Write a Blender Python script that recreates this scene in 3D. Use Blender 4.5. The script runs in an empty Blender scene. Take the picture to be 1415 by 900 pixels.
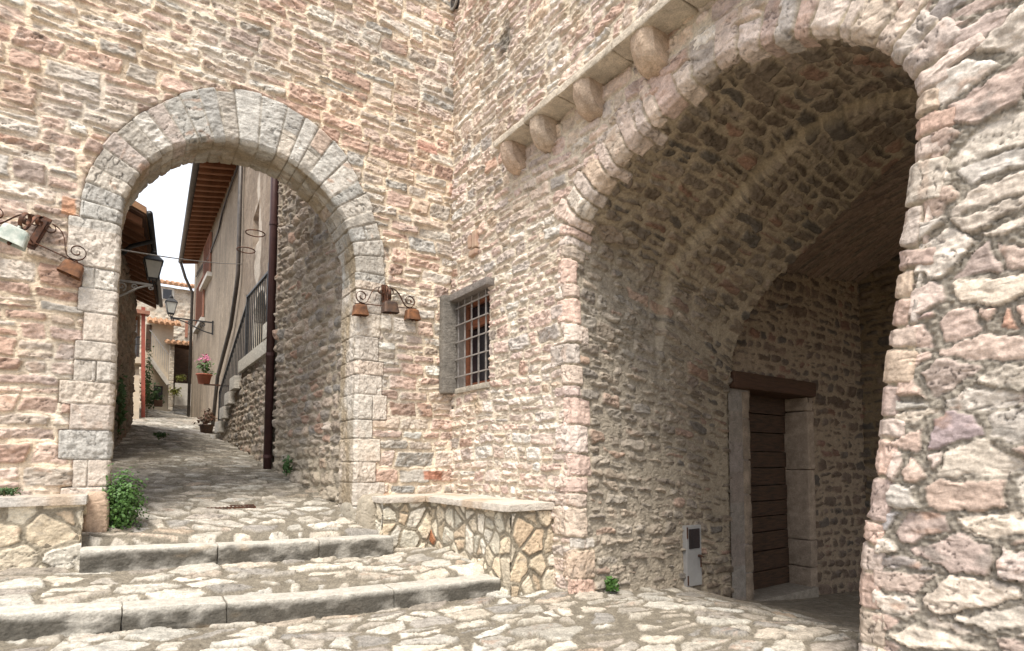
import bpy, bmesh, math, random
import numpy as np
from mathutils import Vector, Matrix

random.seed(7)
SC = bpy.context.scene
COL = SC.collection

# ------------------------------------------------------------------ camera frame
FPX, CX, CY = 790., 707.5, 596.
YAW, PIT = math.radians(34.7), math.atan(44/790)
EYE = np.array([0, 0, 1.22])
FW = np.array([math.sin(YAW)*math.cos(PIT), math.cos(YAW)*math.cos(PIT), math.sin(PIT)])
RT = np.array([math.cos(YAW), -math.sin(YAW), 0.])
UPV = np.cross(RT, FW)

def at(x, y, axis, val):
    """where the line of sight through a photo pixel meets the plane axis=val"""
    d = FW + (x-CX)/FPX*RT + (CY-y)/FPX*UPV
    return EYE + d*((val-EYE[axis])/d[axis])

# ------------------------------------------------------------------ numpy noise
def _h(ix, iy, seed):
    x = (ix.astype(np.int64)*374761393 + iy.astype(np.int64)*668265263 + seed*1442695041) & 0xFFFFFFFF
    x = ((x ^ (x >> 13))*1274126177) & 0xFFFFFFFF
    x = ((x ^ (x >> 16))*2246822519) & 0xFFFFFFFF
    return (x ^ (x >> 15)) & 0xFFFFFFFF

def rnd(ix, k, seed=0):
    ix = np.asarray(ix)
    return _h(ix, np.full(ix.shape, k), seed)/4294967296.0

_G = np.array([[math.cos(a), math.sin(a)] for a in np.linspace(0, 2*math.pi, 16, endpoint=False)])

def pn(x, y, seed=0):
    xf, yf = np.floor(x), np.floor(y)
    xi, yi = xf.astype(np.int64), yf.astype(np.int64)
    fx, fy = x-xf, y-yf
    sx = fx*fx*fx*(fx*(fx*6-15)+10); sy = fy*fy*fy*(fy*(fy*6-15)+10)
    def g(dx, dy):
        gg = _G[_h(xi+dx, yi+dy, seed) & 15]
        return gg[..., 0]*(fx-dx) + gg[..., 1]*(fy-dy)
    a = g(0, 0)*(1-sx) + g(1, 0)*sx
    b = g(0, 1)*(1-sx) + g(1, 1)*sx
    return (a*(1-sy) + b*sy)*1.5

def fbm(x, y, seed=0, o=3):
    r = 0; a = 1.; s = 0
    for i in range(o):
        r = r + a*pn(x*(2**i), y*(2**i), seed+i*17); s += a; a *= .5
    return r/s

def sstep(a, b, x):
    t = np.clip((x-a)/(b-a), 0, 1)
    return t*t*(3-2*t)

# ------------------------------------------------------------------ stone layouts: distance to the joint (m) and a stone id
def coursed(u, v, seed, hr=(.09, .2), lr=(.14, .46), warp=.016, wave=.03, split=.28, rad=.03):
    rng = np.random.RandomState(seed)
    uw = u + warp*fbm(u*5, v*5, seed+1, 3)
    vw = v + warp*fbm(u*4, v*6, seed+5, 3) + wave*pn(u*.8, v*.6, seed+9)
    b = [v.min()-.6]
    while b[-1] < v.max()+.6: b.append(b[-1]+rng.uniform(*hr))
    b = np.array(b)
    ci = np.clip(np.searchsorted(b, vw)-1, 0, len(b)-2)
    d = np.zeros(u.shape); idd = np.zeros(u.shape, np.int64); lu = np.zeros(u.shape); lv = np.zeros(u.shape)
    u0, u1 = u.min()-.8, u.max()+.8
    for c in np.unique(ci):
        m = ci == c
        vb, vt = b[c], b[c+1]; hh = vt-vb
        e = [u0-rng.uniform(0, .4)]
        while e[-1] < u1: e.append(e[-1]+max(hh*.8, rng.uniform(*lr)*(.75+hh*1.6)))
        e = np.array(e)
        sl = rng.uniform(-.25, .25)
        uu = uw[m] + sl*(vw[m]-(vb+vt)/2)
        li = np.clip(np.searchsorted(e, uu)-1, 0, len(e)-2)
        ident = c*4096 + li
        r = rnd(ident, 3, seed)
        vm = vb + hh*(.35+.3*rnd(ident, 4, seed))
        sp = (r < split) & (hh > .11)
        up = sp & (vw[m] > vm)
        lo = np.where(up, vm, vb); hi = np.where(sp & ~up, vm, vt)
        ident = ident + np.where(up, 2000000, 0)
        # each stone sits a little smaller than its slot
        sh = .014*rnd(ident, 8, seed)
        qx = np.minimum(uu-e[li], e[li+1]-uu)-sh*.6; qy = np.minimum(vw[m]-lo, hi-vw[m])-sh*.5
        rr = np.minimum(rad*(.5+rnd(ident, 5, seed)), (hi-lo)*.5)
        cor = (qx < rr) & (qy < rr)
        d[m] = np.where(cor, rr-np.hypot(rr-qx, rr-qy), np.minimum(qx, qy))
        idd[m] = ident
        lu[m] = uu-(e[li]+e[li+1])/2; lv[m] = vw[m]-(lo+hi)/2
    return d, idd, lu, lv

def cells(u, v, seed, sx, sy, jit=.8, warp=.02, wf=5., brick=True):
    uw = u + warp*fbm(u*wf, v*wf, seed+1, 3)
    vw = v + warp*fbm(u*wf, v*wf, seed+6, 3)
    row = np.floor(vw/sy).astype(np.int64)
    def pt(i, j):
        off = np.where(j % 2 == 0, 0., .5) if brick else 0.
        return (i+.5+off+jit*(_h(i, j, seed)/4294967296.-.5))*sx, (j+.5+jit*(_h(i, j, seed+3)/4294967296.-.5))*sy
    offb = np.where(row % 2 == 0, 0., .5) if brick else 0.
    cxx = np.floor(uw/sx-offb).astype(np.int64)
    best = np.full(u.shape, 1e9); bx = np.zeros(u.shape); by = np.zeros(u.shape); bid = np.zeros(u.shape, np.int64)
    asp = sx/sy
    for dj in (-1, 0, 1):
        for di in (-2, -1, 0, 1, 2):
            i, j = cxx+di, row+dj
            px, py = pt(i, j)
            dd = ((px-uw)/asp**.5)**2 + ((py-vw)*asp**.5)**2
            m = dd < best
            best = np.where(m, dd, best); bx = np.where(m, px, bx); by = np.where(m, py, by)
            bid = np.where(m, i*5003+j*7, bid)
    d = np.full(u.shape, 1e9)
    for dj in (-1, 0, 1, ):
        for di in (-2, -1, 0, 1, 2):
            i, j = cxx+di, row+dj
            px, py = pt(i, j)
            ex, ey = (px-bx)/asp**.5, (py-by)*asp**.5
            L = np.hypot(ex, ey)
            mx, my = (px+bx)/2, (py+by)/2
            t = (((mx-uw)/asp**.5)*ex + ((my-vw)*asp**.5)*ey)/np.maximum(L, 1e-6)
            d = np.where(L > 1e-4, np.minimum(d, t), d)
    return d, np.abs(bid), uw-bx, vw-by

def subsplit(lay, seed, prob, sx, sy):
    """break some stones in two or three so that sizes differ"""
    d, idd, lu, lv = lay
    r = rnd(idd, 51, seed); a = (rnd(idd, 52, seed)-.5)*1.3
    ca, sa = np.cos(a), np.sin(a)
    ver = rnd(idd, 53, seed) < .45
    t = np.where(ver, lu*ca+lv*sa*.6, lv*ca-lu*sa*.35) - (rnd(idd, 54, seed)-.5)*np.where(ver, sx, sy)*.5
    t = t+.012*fbm(lu*9+r*40, lv*9, seed+77, 2)
    on = r < prob
    d = np.where(on, np.minimum(d, np.abs(t)+.004), d)
    idd = np.where(on & (t > 0), idd+7000003, idd)
    return d, idd, lu, lv

def pick(pal, idd, seed, var=.16):
    """albedo per stone from a palette [(weight, rgb)...]"""
    w = np.cumsum([p[0] for p in pal]); w = w/w[-1]
    c = np.array([p[1] for p in pal], float)
    k = np.searchsorted(w, rnd(idd, 11, seed)).clip(0, len(pal)-1)
    r = c[k]*(1+var*(rnd(idd, 12, seed)*2-1))[..., None]
    hue = (rnd(idd, 13, seed)-.5)*.08
    r[..., 0] *= 1+hue; r[..., 2] *= 1-hue
    return r

def dress(lay, u, v, seed, pal, mortar, mw=.010, pill=.03, amp=.028, rough=.012, grit=.004, var=.16, bed=1., mvar=.006, stain=.25, split_amt=1., groove=.012):
    """height and colour of a laid stone surface"""
    d, idd, lu, lv = lay
    dm = d - mw - mvar*fbm(u*9, v*9, seed+31, 2)
    t = np.clip(dm/pill, 0, 1)
    prof = np.sqrt(t*(2-t)+1e-9)
    r1, r2, r3 = rnd(idd, 21, seed), rnd(idd, 22, seed)-.5, rnd(idd, 23, seed)-.5
    ou, ov = rnd(idd, 24, seed)*50, rnd(idd, 25, seed)*50
    # broken faces: bedding layers and blunt facets, different on each stone
    tl = r3*1.2
    a = u+tl*v; bq = v-tl*u
    f1 = fbm(a*8+ou, bq*13+ov, seed+41, 4)
    f2 = 1-np.abs(fbm(a*6+ov, bq*19+ou, seed+47, 2))*2.2
    f3 = np.abs(pn(a*10+ou, bq*12+ov, seed+43))
    f4 = pn(a*31+ov, bq*38+ou, seed+45)
    rg = rough*(1.4*f1 + .40*bed*f2 - 1.0*f3 + .38*f4)*(.5+rnd(idd, 26, seed))
    # hairline splits through some stones
    cr = np.abs(fbm(a*4+ov*2, bq*7+ou*2, seed+49, 3))
    split = sstep(.028, .006, cr)*(rnd(idd, 29, seed) < .55)*split_amt*t
    rg = rg - .010*split
    h = prof*(amp*(.35+.75*r1) + (r2*lu*.35 + r3*lv*.5)*(amp/.03) + rg)
    h = h - groove*np.exp(-((dm+.001)/.0055)**2)*sstep(-.35, .25, fbm(u*5, v*5, seed+51, 2))
    h = h + (1-prof)*grit*fbm(u*38, v*38, seed+53, 2) + .006*fbm(u*3, v*3, seed+59, 2)
    c = pick(pal, idd, seed, var)
    k = fbm(u*11+ou, v*16+ov, seed+61, 4)
    c = c*(1+.30*k)[..., None]
    # mineral stains: grey or rusty clouds on some stones
    sm = sstep(.08, .45, fbm(u*7+ov, v*12+ou, seed+67, 3))*stain*(rnd(idd, 27, seed) < .5)
    tint = np.where((rnd(idd, 28, seed) < .6)[..., None], np.array([.20, .185, .165]), np.array([.36, .22, .15]))
    c = c*(1-sm)[..., None] + tint*sm[..., None]
    c = c*(1-.5*split)[..., None]
    mc = np.array(mortar)*(1+.13*fbm(u*4, v*4, seed+71, 3)+.10*fbm(u*40, v*40, seed+73, 2))[..., None]
    e = sstep(-.003, .007, dm)[..., None]
    return h, mc*(1-e)+c*e, prof

# ------------------------------------------------------------------ object helpers
def tag(o, label=None, cat=None, group=None, kind=None):
    if label: o['label'] = label
    if cat: o['category'] = cat
    if group: o['group'] = group
    if kind: o['kind'] = kind
    return o

def thing(name, loc, label, cat, group=None):
    o = bpy.data.objects.new(name, None); COL.objects.link(o)
    o.empty_display_size = .1
    o.location = loc
    return tag(o, label, cat, group)

def link(name, me, mat, parent=None, smooth=True):
    me.materials.append(mat)
    if smooth and len(me.polygons):
        me.polygons.foreach_set('use_smooth', np.ones(len(me.polygons), bool))
    o = bpy.data.objects.new(name, me); COL.objects.link(o)
    if parent:
        o.parent = parent
        # geometry is written in world coordinates: cancel the root's offset
        p = parent; off = Vector((0, 0, 0))
        while p is not None: off += p.location; p = p.parent
        o.location = -off
    return o

def raw_mesh(name, co, quads, col=None):
    me = bpy.data.meshes.new(name)
    nv, nf = len(co), len(quads)
    me.vertices.add(nv); me.loops.add(nf*4); me.polygons.add(nf)
    me.vertices.foreach_set('co', co.astype(np.float32).ravel())
    me.loops.foreach_set('vertex_index', quads.astype(np.int32).ravel())
    me.polygons.foreach_set('loop_start', np.arange(0, nf*4, 4, dtype=np.int32))
    me.polygons.foreach_set('loop_total', np.full(nf, 4, np.int32))
    me.update(calc_edges=True)
    if col is not None:
        a = me.attributes.new('col', 'FLOAT_COLOR', 'POINT')
        c = np.ones((nv, 4), np.float32); c[:, :3] = np.clip(col, 0, 1)
        a.data.foreach_set('color', c.ravel())
    return me

def grid_mesh(name, P, C, keep=None, flip=False, extra=None):
    """P, C (n,m,3) -> mesh; extra = (co, quads, col) appended (the body behind a face)"""
    n, m = P.shape[:2]
    idx = np.arange(n*m).reshape(n, m)
    q = np.stack([idx[:-1, :-1], idx[1:, :-1], idx[1:, 1:], idx[:-1, 1:]], -1)
    q = q[keep] if keep is not None else q.reshape(-1, 4)
    if flip: q = q[:, ::-1]
    used = np.zeros(n*m, bool); used[q.ravel()] = True
    re = np.cumsum(used)-1
    co = P.reshape(-1, 3)[used]; cc = C.reshape(-1, 3)[used]; q = re[q]
    if extra:
        for (eco, eq, ecol) in extra:
            q = np.concatenate([q, np.array(eq)+len(co)])
            co = np.concatenate([co, np.array(eco, float)])
            cc = np.concatenate([cc, np.tile(np.array(ecol, float), (len(eco), 1))])
    return raw_mesh(name, co, q, cc)

BQ = [(0, 3, 2, 1), (4, 5, 6, 7), (0, 1, 5, 4), (1, 2, 6, 5), (2, 3, 7, 6), (3, 0, 4, 7)]
def body(x0, x1, y0, y1, z0, z1, col=(.35, .30, .25)):
    co = [(x0, y0, z0), (x1, y0, z0), (x1, y1, z0), (x0, y1, z0), (x0, y0, z1), (x1, y0, z1), (x1, y1, z1), (x0, y1, z1)]
    return co, BQ, col

class MB:
    """collects boxes, tubes, prisms and leaves; build() links them as ONE mesh object"""
    def __init__(s): s.v = []; s.f = []
    def add(s, vs, fs):
        k = len(s.v); s.v += [tuple(map(float, p)) for p in vs]; s.f += [tuple(i+k for i in f) for f in fs]
    def box(s, x0, x1, y0, y1, z0, z1): s.add(body(x0, x1, y0, y1, z0, z1)[0], BQ); return s
    def hexa(s, pts): s.add(pts, BQ); return s
    def bar(s, a, b, w, h, up=(0, 0, 1)):
        a, b = Vector(a), Vector(b); t = (b-a).normalized(); u = Vector(up)
        if abs(t.dot(u)) > .98: u = Vector((0, 1, 0))
        sd = t.cross(u).normalized()*w/2; u2 = sd.cross(t).normalized()*h/2
        s.add([a-sd-u2, a+sd-u2, b+sd-u2, b-sd-u2, a-sd+u2, a+sd+u2, b+sd+u2, b-sd+u2], BQ); return s
    def tube(s, pts, r, n=8, r2=None, caps=True, flat=None):
        pts = [Vector(p) for p in pts]; rings = []
        ref = Vector((0, 0, 1))
        for i, p in enumerate(pts):
            t = (pts[min(i+1, len(pts)-1)]-pts[max(i-1, 0)]).normalized()
            if flat is not None: ref = Vector(flat)
            elif abs(t.dot(ref)) > .95: ref = Vector((.9, .3, .1))
            a = t.cross(ref).normalized(); b = a.cross(t).normalized()
            rr = r if r2 is None else r+(r2-r)*i/max(1, len(pts)-1)
            if flat is not None:
                rings.append([p+a*rr*math.cos(2*math.pi*k/n)*.5+b*rr*2.0*math.sin(2*math.pi*k/n) for k in range(n)])
            else:
                rings.append([p+(a*math.cos(2*math.pi*k/n)+b*math.sin(2*math.pi*k/n))*rr for k in range(n)])
        vs = [q for rg in rings for q in rg]; fs = []
        for i in range(len(pts)-1):
            for k in range(n):
                fs.append((i*n+k, i*n+(k+1) % n, (i+1)*n+(k+1) % n, (i+1)*n+k))
        if caps: fs.append(tuple(range(n))[::-1]); fs.append(tuple((len(pts)-1)*n+k for k in range(n)))
        s.add(vs, fs); return s
    def lathe(s, c, prof, n=14, sx=1, sy=1):
        c = Vector(c); vs = []; fs = []
        for (r, z) in prof:
            for k in range(n): vs.append(c+Vector((r*sx*math.cos(2*math.pi*k/n), r*sy*math.sin(2*math.pi*k/n), z)))
        for i in range(len(prof)-1):
            for k in range(n): fs.append((i*n+k, i*n+(k+1) % n, (i+1)*n+(k+1) % n, (i+1)*n+k))
        fs.append(tuple(range(n))[::-1]); fs.append(tuple((len(prof)-1)*n+k for k in range(n)))
        s.add(vs, fs); return s
    def prism(s, pts, d):
        """closed outline (list of points) pushed by vector d"""
        n = len(pts); d = Vector(d); p = [Vector(q) for q in pts]
        s.add(p+[q+d for q in p], [tuple(range(n))[::-1], tuple(range(n, 2*n))]+[(i, (i+1) % n, n+(i+1) % n, n+i) for i in range(n)]); return s
    def leaf(s, c, nrm, ax, L, W):
        c, nrm, ax = Vector(c), Vector(nrm).normalized(), Vector(ax).normalized()
        sd = nrm.cross(ax).normalized()
        s.add([c, c+ax*L*.45+sd*W/2-nrm*L*.06, c+ax*L, c+ax*L*.45-sd*W/2-nrm*L*.06, c+ax*L*.5+nrm*L*.06],
              [(0, 1, 4), (1, 2, 4), (2, 3, 4), (3, 0, 4)]); return s
    def build(s, name, mat, parent=None, smooth=False, bevel=0., xf=None):
        me = bpy.data.meshes.new(name); vs = s.v
        if xf is not None: vs = [tuple(xf @ Vector(p)) for p in vs]
        me.from_pydata(vs, [], s.f)
        bm = bmesh.new(); bm.from_mesh(me); bmesh.ops.recalc_face_normals(bm, faces=bm.faces)
        if bevel: bmesh.ops.bevel(bm, geom=bm.edges[:], offset=bevel, segments=2, affect='EDGES', profile=.6)
        bm.to_mesh(me); bm.free()
        return link(name, me, mat, parent, smooth)

def rough_block(x0, x1, y0, y1, z0, z1, seed, step=.02, amp=.006, rad=.015, warpz=None):
    """a cut stone block: rounded box with chipped arrises, as (co, quads)"""
    dims = (x1-x0, y1-y0, z1-z0); c0 = np.array([x0, y0, z0])
    vs = []; fs = []
    k = 0
    for ax in range(3):
        a, b = [i for i in range(3) if i != ax]
        na, nb = max(2, int(dims[a]/step)), max(2, int(dims[b]/step))
        ga, gb = np.meshgrid(np.linspace(0, dims[a], na+1), np.linspace(0, dims[b], nb+1), indexing='ij')
        for side in (0, 1):
            P = np.zeros(ga.shape+(3,)); P[..., a] = ga; P[..., b] = gb; P[..., ax] = side*dims[ax]
            idx = np.arange(ga.size).reshape(ga.shape)+k
            q = np.stack([idx[:-1, :-1], idx[1:, :-1], idx[1:, 1:], idx[:-1, 1:]], -1).reshape(-1, 4)
            vs.append(P.reshape(-1, 3)); fs.append(q); k += ga.size
    P = np.concatenate(vs); Q = np.concatenate(fs)
    d = np.array(dims)
    # chips eat the arrises: rounding radius varies along the block
    n1 = fbm((P[:, 0]+P[:, 1]*.7)*6+seed, (P[:, 2]+P[:, 1]*.4)*6, seed, 3)
    r = rad*(1+1.4*np.clip(n1, -.6, 1))[:, None]
    r = np.minimum(r, d.min()/2-.001)
    inner = np.clip(P, r, d-r); dv = P-inner; L = np.linalg.norm(dv, axis=1, keepdims=True)
    P = np.where(L > 1e-6, inner+dv/np.maximum(L, 1e-6)*r, P)
    cen = P-d/2; cn = cen/np.maximum(np.linalg.norm(cen, axis=1, keepdims=True), 1e-6)
    dsp = amp*(fbm(P[:, 0]*9+seed*3, P[:, 2]*9+P[:, 1]*7, seed+5, 3))
    P = P+cn*dsp[:, None]+c0
    if warpz is not None: P = warpz(P)
    return P, Q

def block_obj(name, blocks, colfun, mat, parent=None):
    co = np.concatenate([b[0] for b in blocks]); qs = []; k = 0; ids = []
    for i, b in enumerate(blocks): qs.append(b[1]+k); k += len(b[0]); ids.append(np.full(len(b[0]), i))
    me = raw_mesh(name, co, np.concatenate(qs), colfun(co, np.concatenate(ids)))
    return link(name, me, mat, parent)

# ------------------------------------------------------------------ materials
def new_mat(name):
    m = bpy.data.materials.new(name); m.use_nodes = True
    nt = m.node_tree; nt.nodes.clear()
    out = nt.nodes.new('ShaderNodeOutputMaterial'); b = nt.nodes.new('ShaderNodeBsdfPrincipled')
    nt.links.new(b.outputs[0], out.inputs[0])
    return m, nt, b

def mat_stone(name, fine=70., bump=.5, dist=.006, rough=.92, contrast=.34, pits=0., crag=0.):
    m, nt, b = new_mat(name); N, L = nt.nodes.new, nt.links.new
    at_ = N('ShaderNodeAttribute'); at_.attribute_name = 'col'
    tc = N('ShaderNodeTexCoord')
    n1 = N('ShaderNodeTexNoise'); n1.inputs['Scale'].default_value = fine; n1.inputs['Detail'].default_value = 6; n1.inputs['Roughness'].default_value = .7
    n2 = N('ShaderNodeTexNoise'); n2.inputs['Scale'].default_value = fine*.22; n2.inputs['Detail'].default_value = 5
    L(tc.outputs['Object'], n1.inputs['Vector']); L(tc.outputs['Object'], n2.inputs['Vector'])
    mr = N('ShaderNodeMapRange'); mr.inputs[1].default_value = .25; mr.inputs[2].default_value = .75
    mr.inputs[3].default_value = 1-contrast; mr.inputs[4].default_value = 1+contrast
    L(n1.outputs['Fac'], mr.inputs[0])
    mr2 = N('ShaderNodeMapRange'); mr2.inputs[1].default_value = .3; mr2.inputs[2].default_value = .7
    mr2.inputs[3].default_value = 1-contrast*.5; mr2.inputs[4].default_value = 1+contrast*.5
    L(n2.outputs['Fac'], mr2.inputs[0])
    mu = N('ShaderNodeMath'); mu.operation = 'MULTIPLY'; L(mr.outputs[0], mu.inputs[0]); L(mr2.outputs[0], mu.inputs[1])
    mx = N('ShaderNodeVectorMath'); mx.operation = 'SCALE'; L(at_.outputs['Color'], mx.inputs[0]); L(mu.outputs[0], mx.inputs['Scale'])
    L(mx.outputs[0], b.inputs['Base Color'])
    b.inputs['Roughness'].default_value = rough; b.inputs['Specular IOR Level'].default_value = .25
    vo = N('ShaderNodeTexVoronoi'); vo.inputs['Scale'].default_value = fine*.55; L(tc.outputs['Object'], vo.inputs['Vector'])
    ad = N('ShaderNodeMath'); ad.operation = 'MULTIPLY_ADD'; ad.inputs[1].default_value = .35+pits
    L(vo.outputs['Distance'], ad.inputs[0]); L(n1.outputs['Fac'], ad.inputs[2])
    bp = N('ShaderNodeBump'); bp.inputs['Strength'].default_value = bump; bp.inputs['Distance'].default_value = dist
    L(ad.outputs[0], bp.inputs['Height']); L(bp.outputs[0], b.inputs['Normal'])
    if crag:
        # broken, layered stone: ridged noise drawn out along the bedding, darker in the clefts
        mp = N('ShaderNodeMapping'); mp.inputs['Scale'].default_value = (1, 1, 1.9); mp.inputs['Rotation'].default_value = (.25, .2, 0)
        L(tc.outputs['Object'], mp.inputs[0])
        n3 = N('ShaderNodeTexNoise'); n3.noise_type = 'RIDGED_MULTIFRACTAL'; n3.normalize = True
        n3.inputs['Scale'].default_value = 11; n3.inputs['Detail'].default_value = 5; n3.inputs['Roughness'].default_value = .62; n3.inputs['Distortion'].default_value = .5
        L(mp.outputs[0], n3.inputs['Vector'])
        iv = N('ShaderNodeMath'); iv.operation = 'SUBTRACT'; iv.inputs[0].default_value = 1.; L(n3.outputs['Fac'], iv.inputs[1])
        b2 = N('ShaderNodeBump'); b2.inputs['Strength'].default_value = crag; b2.inputs['Distance'].default_value = .035
        L(iv.outputs[0], b2.inputs['Height']); L(bp.outputs[0], b2.inputs['Normal']); L(b2.outputs[0], b.inputs['Normal'])
        m3 = N('ShaderNodeMapRange'); m3.inputs[1].default_value = .58; m3.inputs[2].default_value = .85; m3.inputs[3].default_value = 1.06; m3.inputs[4].default_value = .72
        L(n3.outputs['Fac'], m3.inputs[0])
        mm = N('ShaderNodeMath'); mm.operation = 'MULTIPLY'; L(mu.outputs[0], mm.inputs[0]); L(m3.outputs[0], mm.inputs[1])
        L(mm.outputs[0], mx.inputs['Scale'])
    return m

def mat_plain(name, c1, c2=None, scale=8., rough=.7, metal=0., bump=.15, dist=.004, stretch=(1, 1, 1), spec=.35, detail=5, lo=.35, hi=.65):
    m, nt, b = new_mat(name); N, L = nt.nodes.new, nt.links.new
    c2 = c2 or tuple(x*.7 for x in c1)
    tc = N('ShaderNodeTexCoord'); mp = N('ShaderNodeMapping'); mp.inputs['Scale'].default_value = stretch
    L(tc.outputs['Object'], mp.inputs[0])
    n = N('ShaderNodeTexNoise'); n.inputs['Scale'].default_value = scale; n.inputs['Detail'].default_value = detail; n.inputs['Roughness'].default_value = .65
    L(mp.outputs[0], n.inputs['Vector'])
    r = N('ShaderNodeValToRGB'); r.color_ramp.elements[0].position = lo; r.color_ramp.elements[1].position = hi
    r.color_ramp.elements[0].color = (*c1, 1); r.color_ramp.elements[1].color = (*c2, 1)
    L(n.outputs['Fac'], r.inputs[0]); L(r.outputs[0], b.inputs['Base Color'])
    b.inputs['Roughness'].default_value = rough; b.inputs['Metallic'].default_value = metal; b.inputs['Specular IOR Level'].default_value = spec
    if bump:
        n2 = N('ShaderNodeTexNoise'); n2.inputs['Scale'].default_value = scale*6; n2.inputs['Detail'].default_value = 4
        L(mp.outputs[0], n2.inputs['Vector'])
        bp = N('ShaderNodeBump'); bp.inputs['Strength'].default_value = bump; bp.inputs['Distance'].default_value = dist
        L(n2.outputs['Fac'], bp.inputs['Height']); L(bp.outputs[0], b.inputs['Normal'])
    return m

M = {}
M['stone'] = mat_stone('weathered_stone', 60, .65, .007, crag=.5)
M['dressed'] = mat_stone('dressed_limestone', 75, .7, .006, pits=.5, crag=.25)
M['vault'] = mat_stone('sooty_rubble', 55, .8, .008, crag=.5)
M['ground'] = mat_stone('flagstones', 70, .7, .007, contrast=.5, crag=.2)
M['stucco'] = mat_stone('old_stucco', 45, .9, .012, contrast=.22)
M['iron'] = mat_plain('wrought_iron', (.055, .038, .032), (.16, .07, .04), 18, .6, .55, .3)
M['rust'] = mat_plain('rusty_sheet_iron', (.085, .045, .03), (.29, .135, .065), 11, .65, .35, .3)
M['darkrust'] = mat_plain('dark_sheet_iron', (.06, .045, .04), (.15, .09, .06), 12, .6, .4, .3)
M['verdigris'] = mat_plain('chalky_verdigris', (.62, .64, .58), (.30, .36, .32), 14, .7, .1, .25)
M['grille'] = mat_plain('grey_painted_iron', (.42, .40, .38), (.28, .25, .23), 25, .5, .4, .1)
M['blackiron'] = mat_plain('black_iron', (.03, .03, .033), (.06, .06, .06), 20, .45, .3, .1)
M['oldwood'] = mat_plain('old_dark_wood', (.030, .018, .011), (.095, .050, .027), 5, .65, 0, .5, .006, (1, 1, 9))
M['lintelwood'] = mat_plain('beam_wood', (.10, .050, .028), (.055, .028, .016), 4, .75, 0, .5, .006, (1, 8, 14))
M['greywood'] = mat_plain('grey_weathered_stone_slab', (.22, .205, .19), (.33, .31, .28), 12, .85, 0, .5, .008)
M['redwood'] = mat_plain('red_brown_wood', (.28, .10, .05), (.16, .06, .03), 6, .6, 0, .3, .004, (1, 1, 8))
M['shutter'] = mat_plain('faded_red_shutter', (.36, .17, .11), (.26, .12, .08), 8, .65, 0, .2)
M['pipe'] = mat_plain('maroon_pipe', (.050, .024, .024), (.075, .035, .033), 6, .45, .2, .08)
M['pipegrey'] = mat_plain('grey_pipe', (.075, .068, .062), (.12, .105, .095), 9, .5, .3, .08)
M['glassdark'] = mat_plain('dark_glass', (.012, .012, .016), (.03, .025, .03), 3, .18, 0, 0, spec=.6)
M['lampglass'] = mat_plain('milky_lamp_glass', (.50, .50, .46), (.40, .40, .37), 6, .35, 0, 0, spec=.5)
M['cream'] = mat_plain('cream_render', (.58, .50, .39), (.48, .41, .32), 3, .9, 0, .3, .008)
M['white'] = mat_plain('white_paint', (.70, .68, .64), (.58, .56, .52), 6, .6, 0, .05)
M['whitestone'] = mat_plain('pale_travertine', (.58, .55, .50), (.46, .43, .38), 9, .85, 0, .35, .006)
M['tile'] = mat_plain('terracotta_tile', (.42, .24, .13), (.30, .17, .10), 5, .85, 0, .3, .006)
M['rafter'] = mat_plain('rafter_wood', (.16, .075, .04), (.28, .13, .07), 5, .75, 0, .2, .004, (1, 6, 1))
M['board'] = mat_plain('eave_boards', (.10, .050, .03), (.055, .03, .02), 5, .8, 0, .3)
M['redpost'] = mat_plain('red_paint', (.36, .09, .06), (.24, .07, .05), 9, .6, 0, .1)
M['leaf'] = mat_plain('leaf_green', (.035, .095, .018), (.085, .17, .036), 22, .55, 0, 0, spec=.4)
M['leafdark'] = mat_plain('dark_leaf', (.03, .075, .02), (.07, .13, .04), 22, .55, 0, 0, spec=.4)
M['leafyellow'] = mat_plain('yellow_green_leaf', (.16, .19, .04), (.26, .24, .06), 22, .6, 0, 0)
M['leafred'] = mat_plain('reddish_leaf', (.16, .06, .04), (.09, .07, .035), 22, .6, 0, 0)
M['pink'] = mat_plain('pink_petals', (.60, .16, .30), (.70, .28, .42), 20, .6, 0, 0)
M['stem'] = mat_plain('stem', (.10, .09, .04), (.14, .11, .05), 20, .8, 0, 0)
M['terracotta'] = mat_plain('terracotta_pot', (.36, .12, .07), (.28, .09, .06), 7, .8, 0, .1)
M['metalbox'] = mat_plain('grey_steel_door', (.36, .355, .35), (.29, .285, .28), 5, .5, .2, .06)
M['cable'] = mat_plain('grey_cable', (.30, .29, .28), (.22, .21, .2), 9, .6, 0, 0)
M['cabledark'] = mat_plain('dark_cable', (.05, .045, .045), (.08, .07, .07), 9, .6, 0, 0)
M['earth'] = mat_plain('earth', (.20, .16, .11), (.14, .12, .08), 1.5, .95, 0, .3)
M['relic'] = mat_plain('pink_carved_stone', (.40, .26, .20), (.47, .36, .26), 12, .9, 0, .4, .008)
M['silver'] = mat_plain('silver_painted_iron', (.46, .45, .44), (.34, .33, .32), 12, .5, .4, .1)
M['curtain'] = mat_plain('curtain_behind_glass', (.50, .52, .52), (.36, .38, .40), 5, .4, 0, 0, spec=.5)

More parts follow.
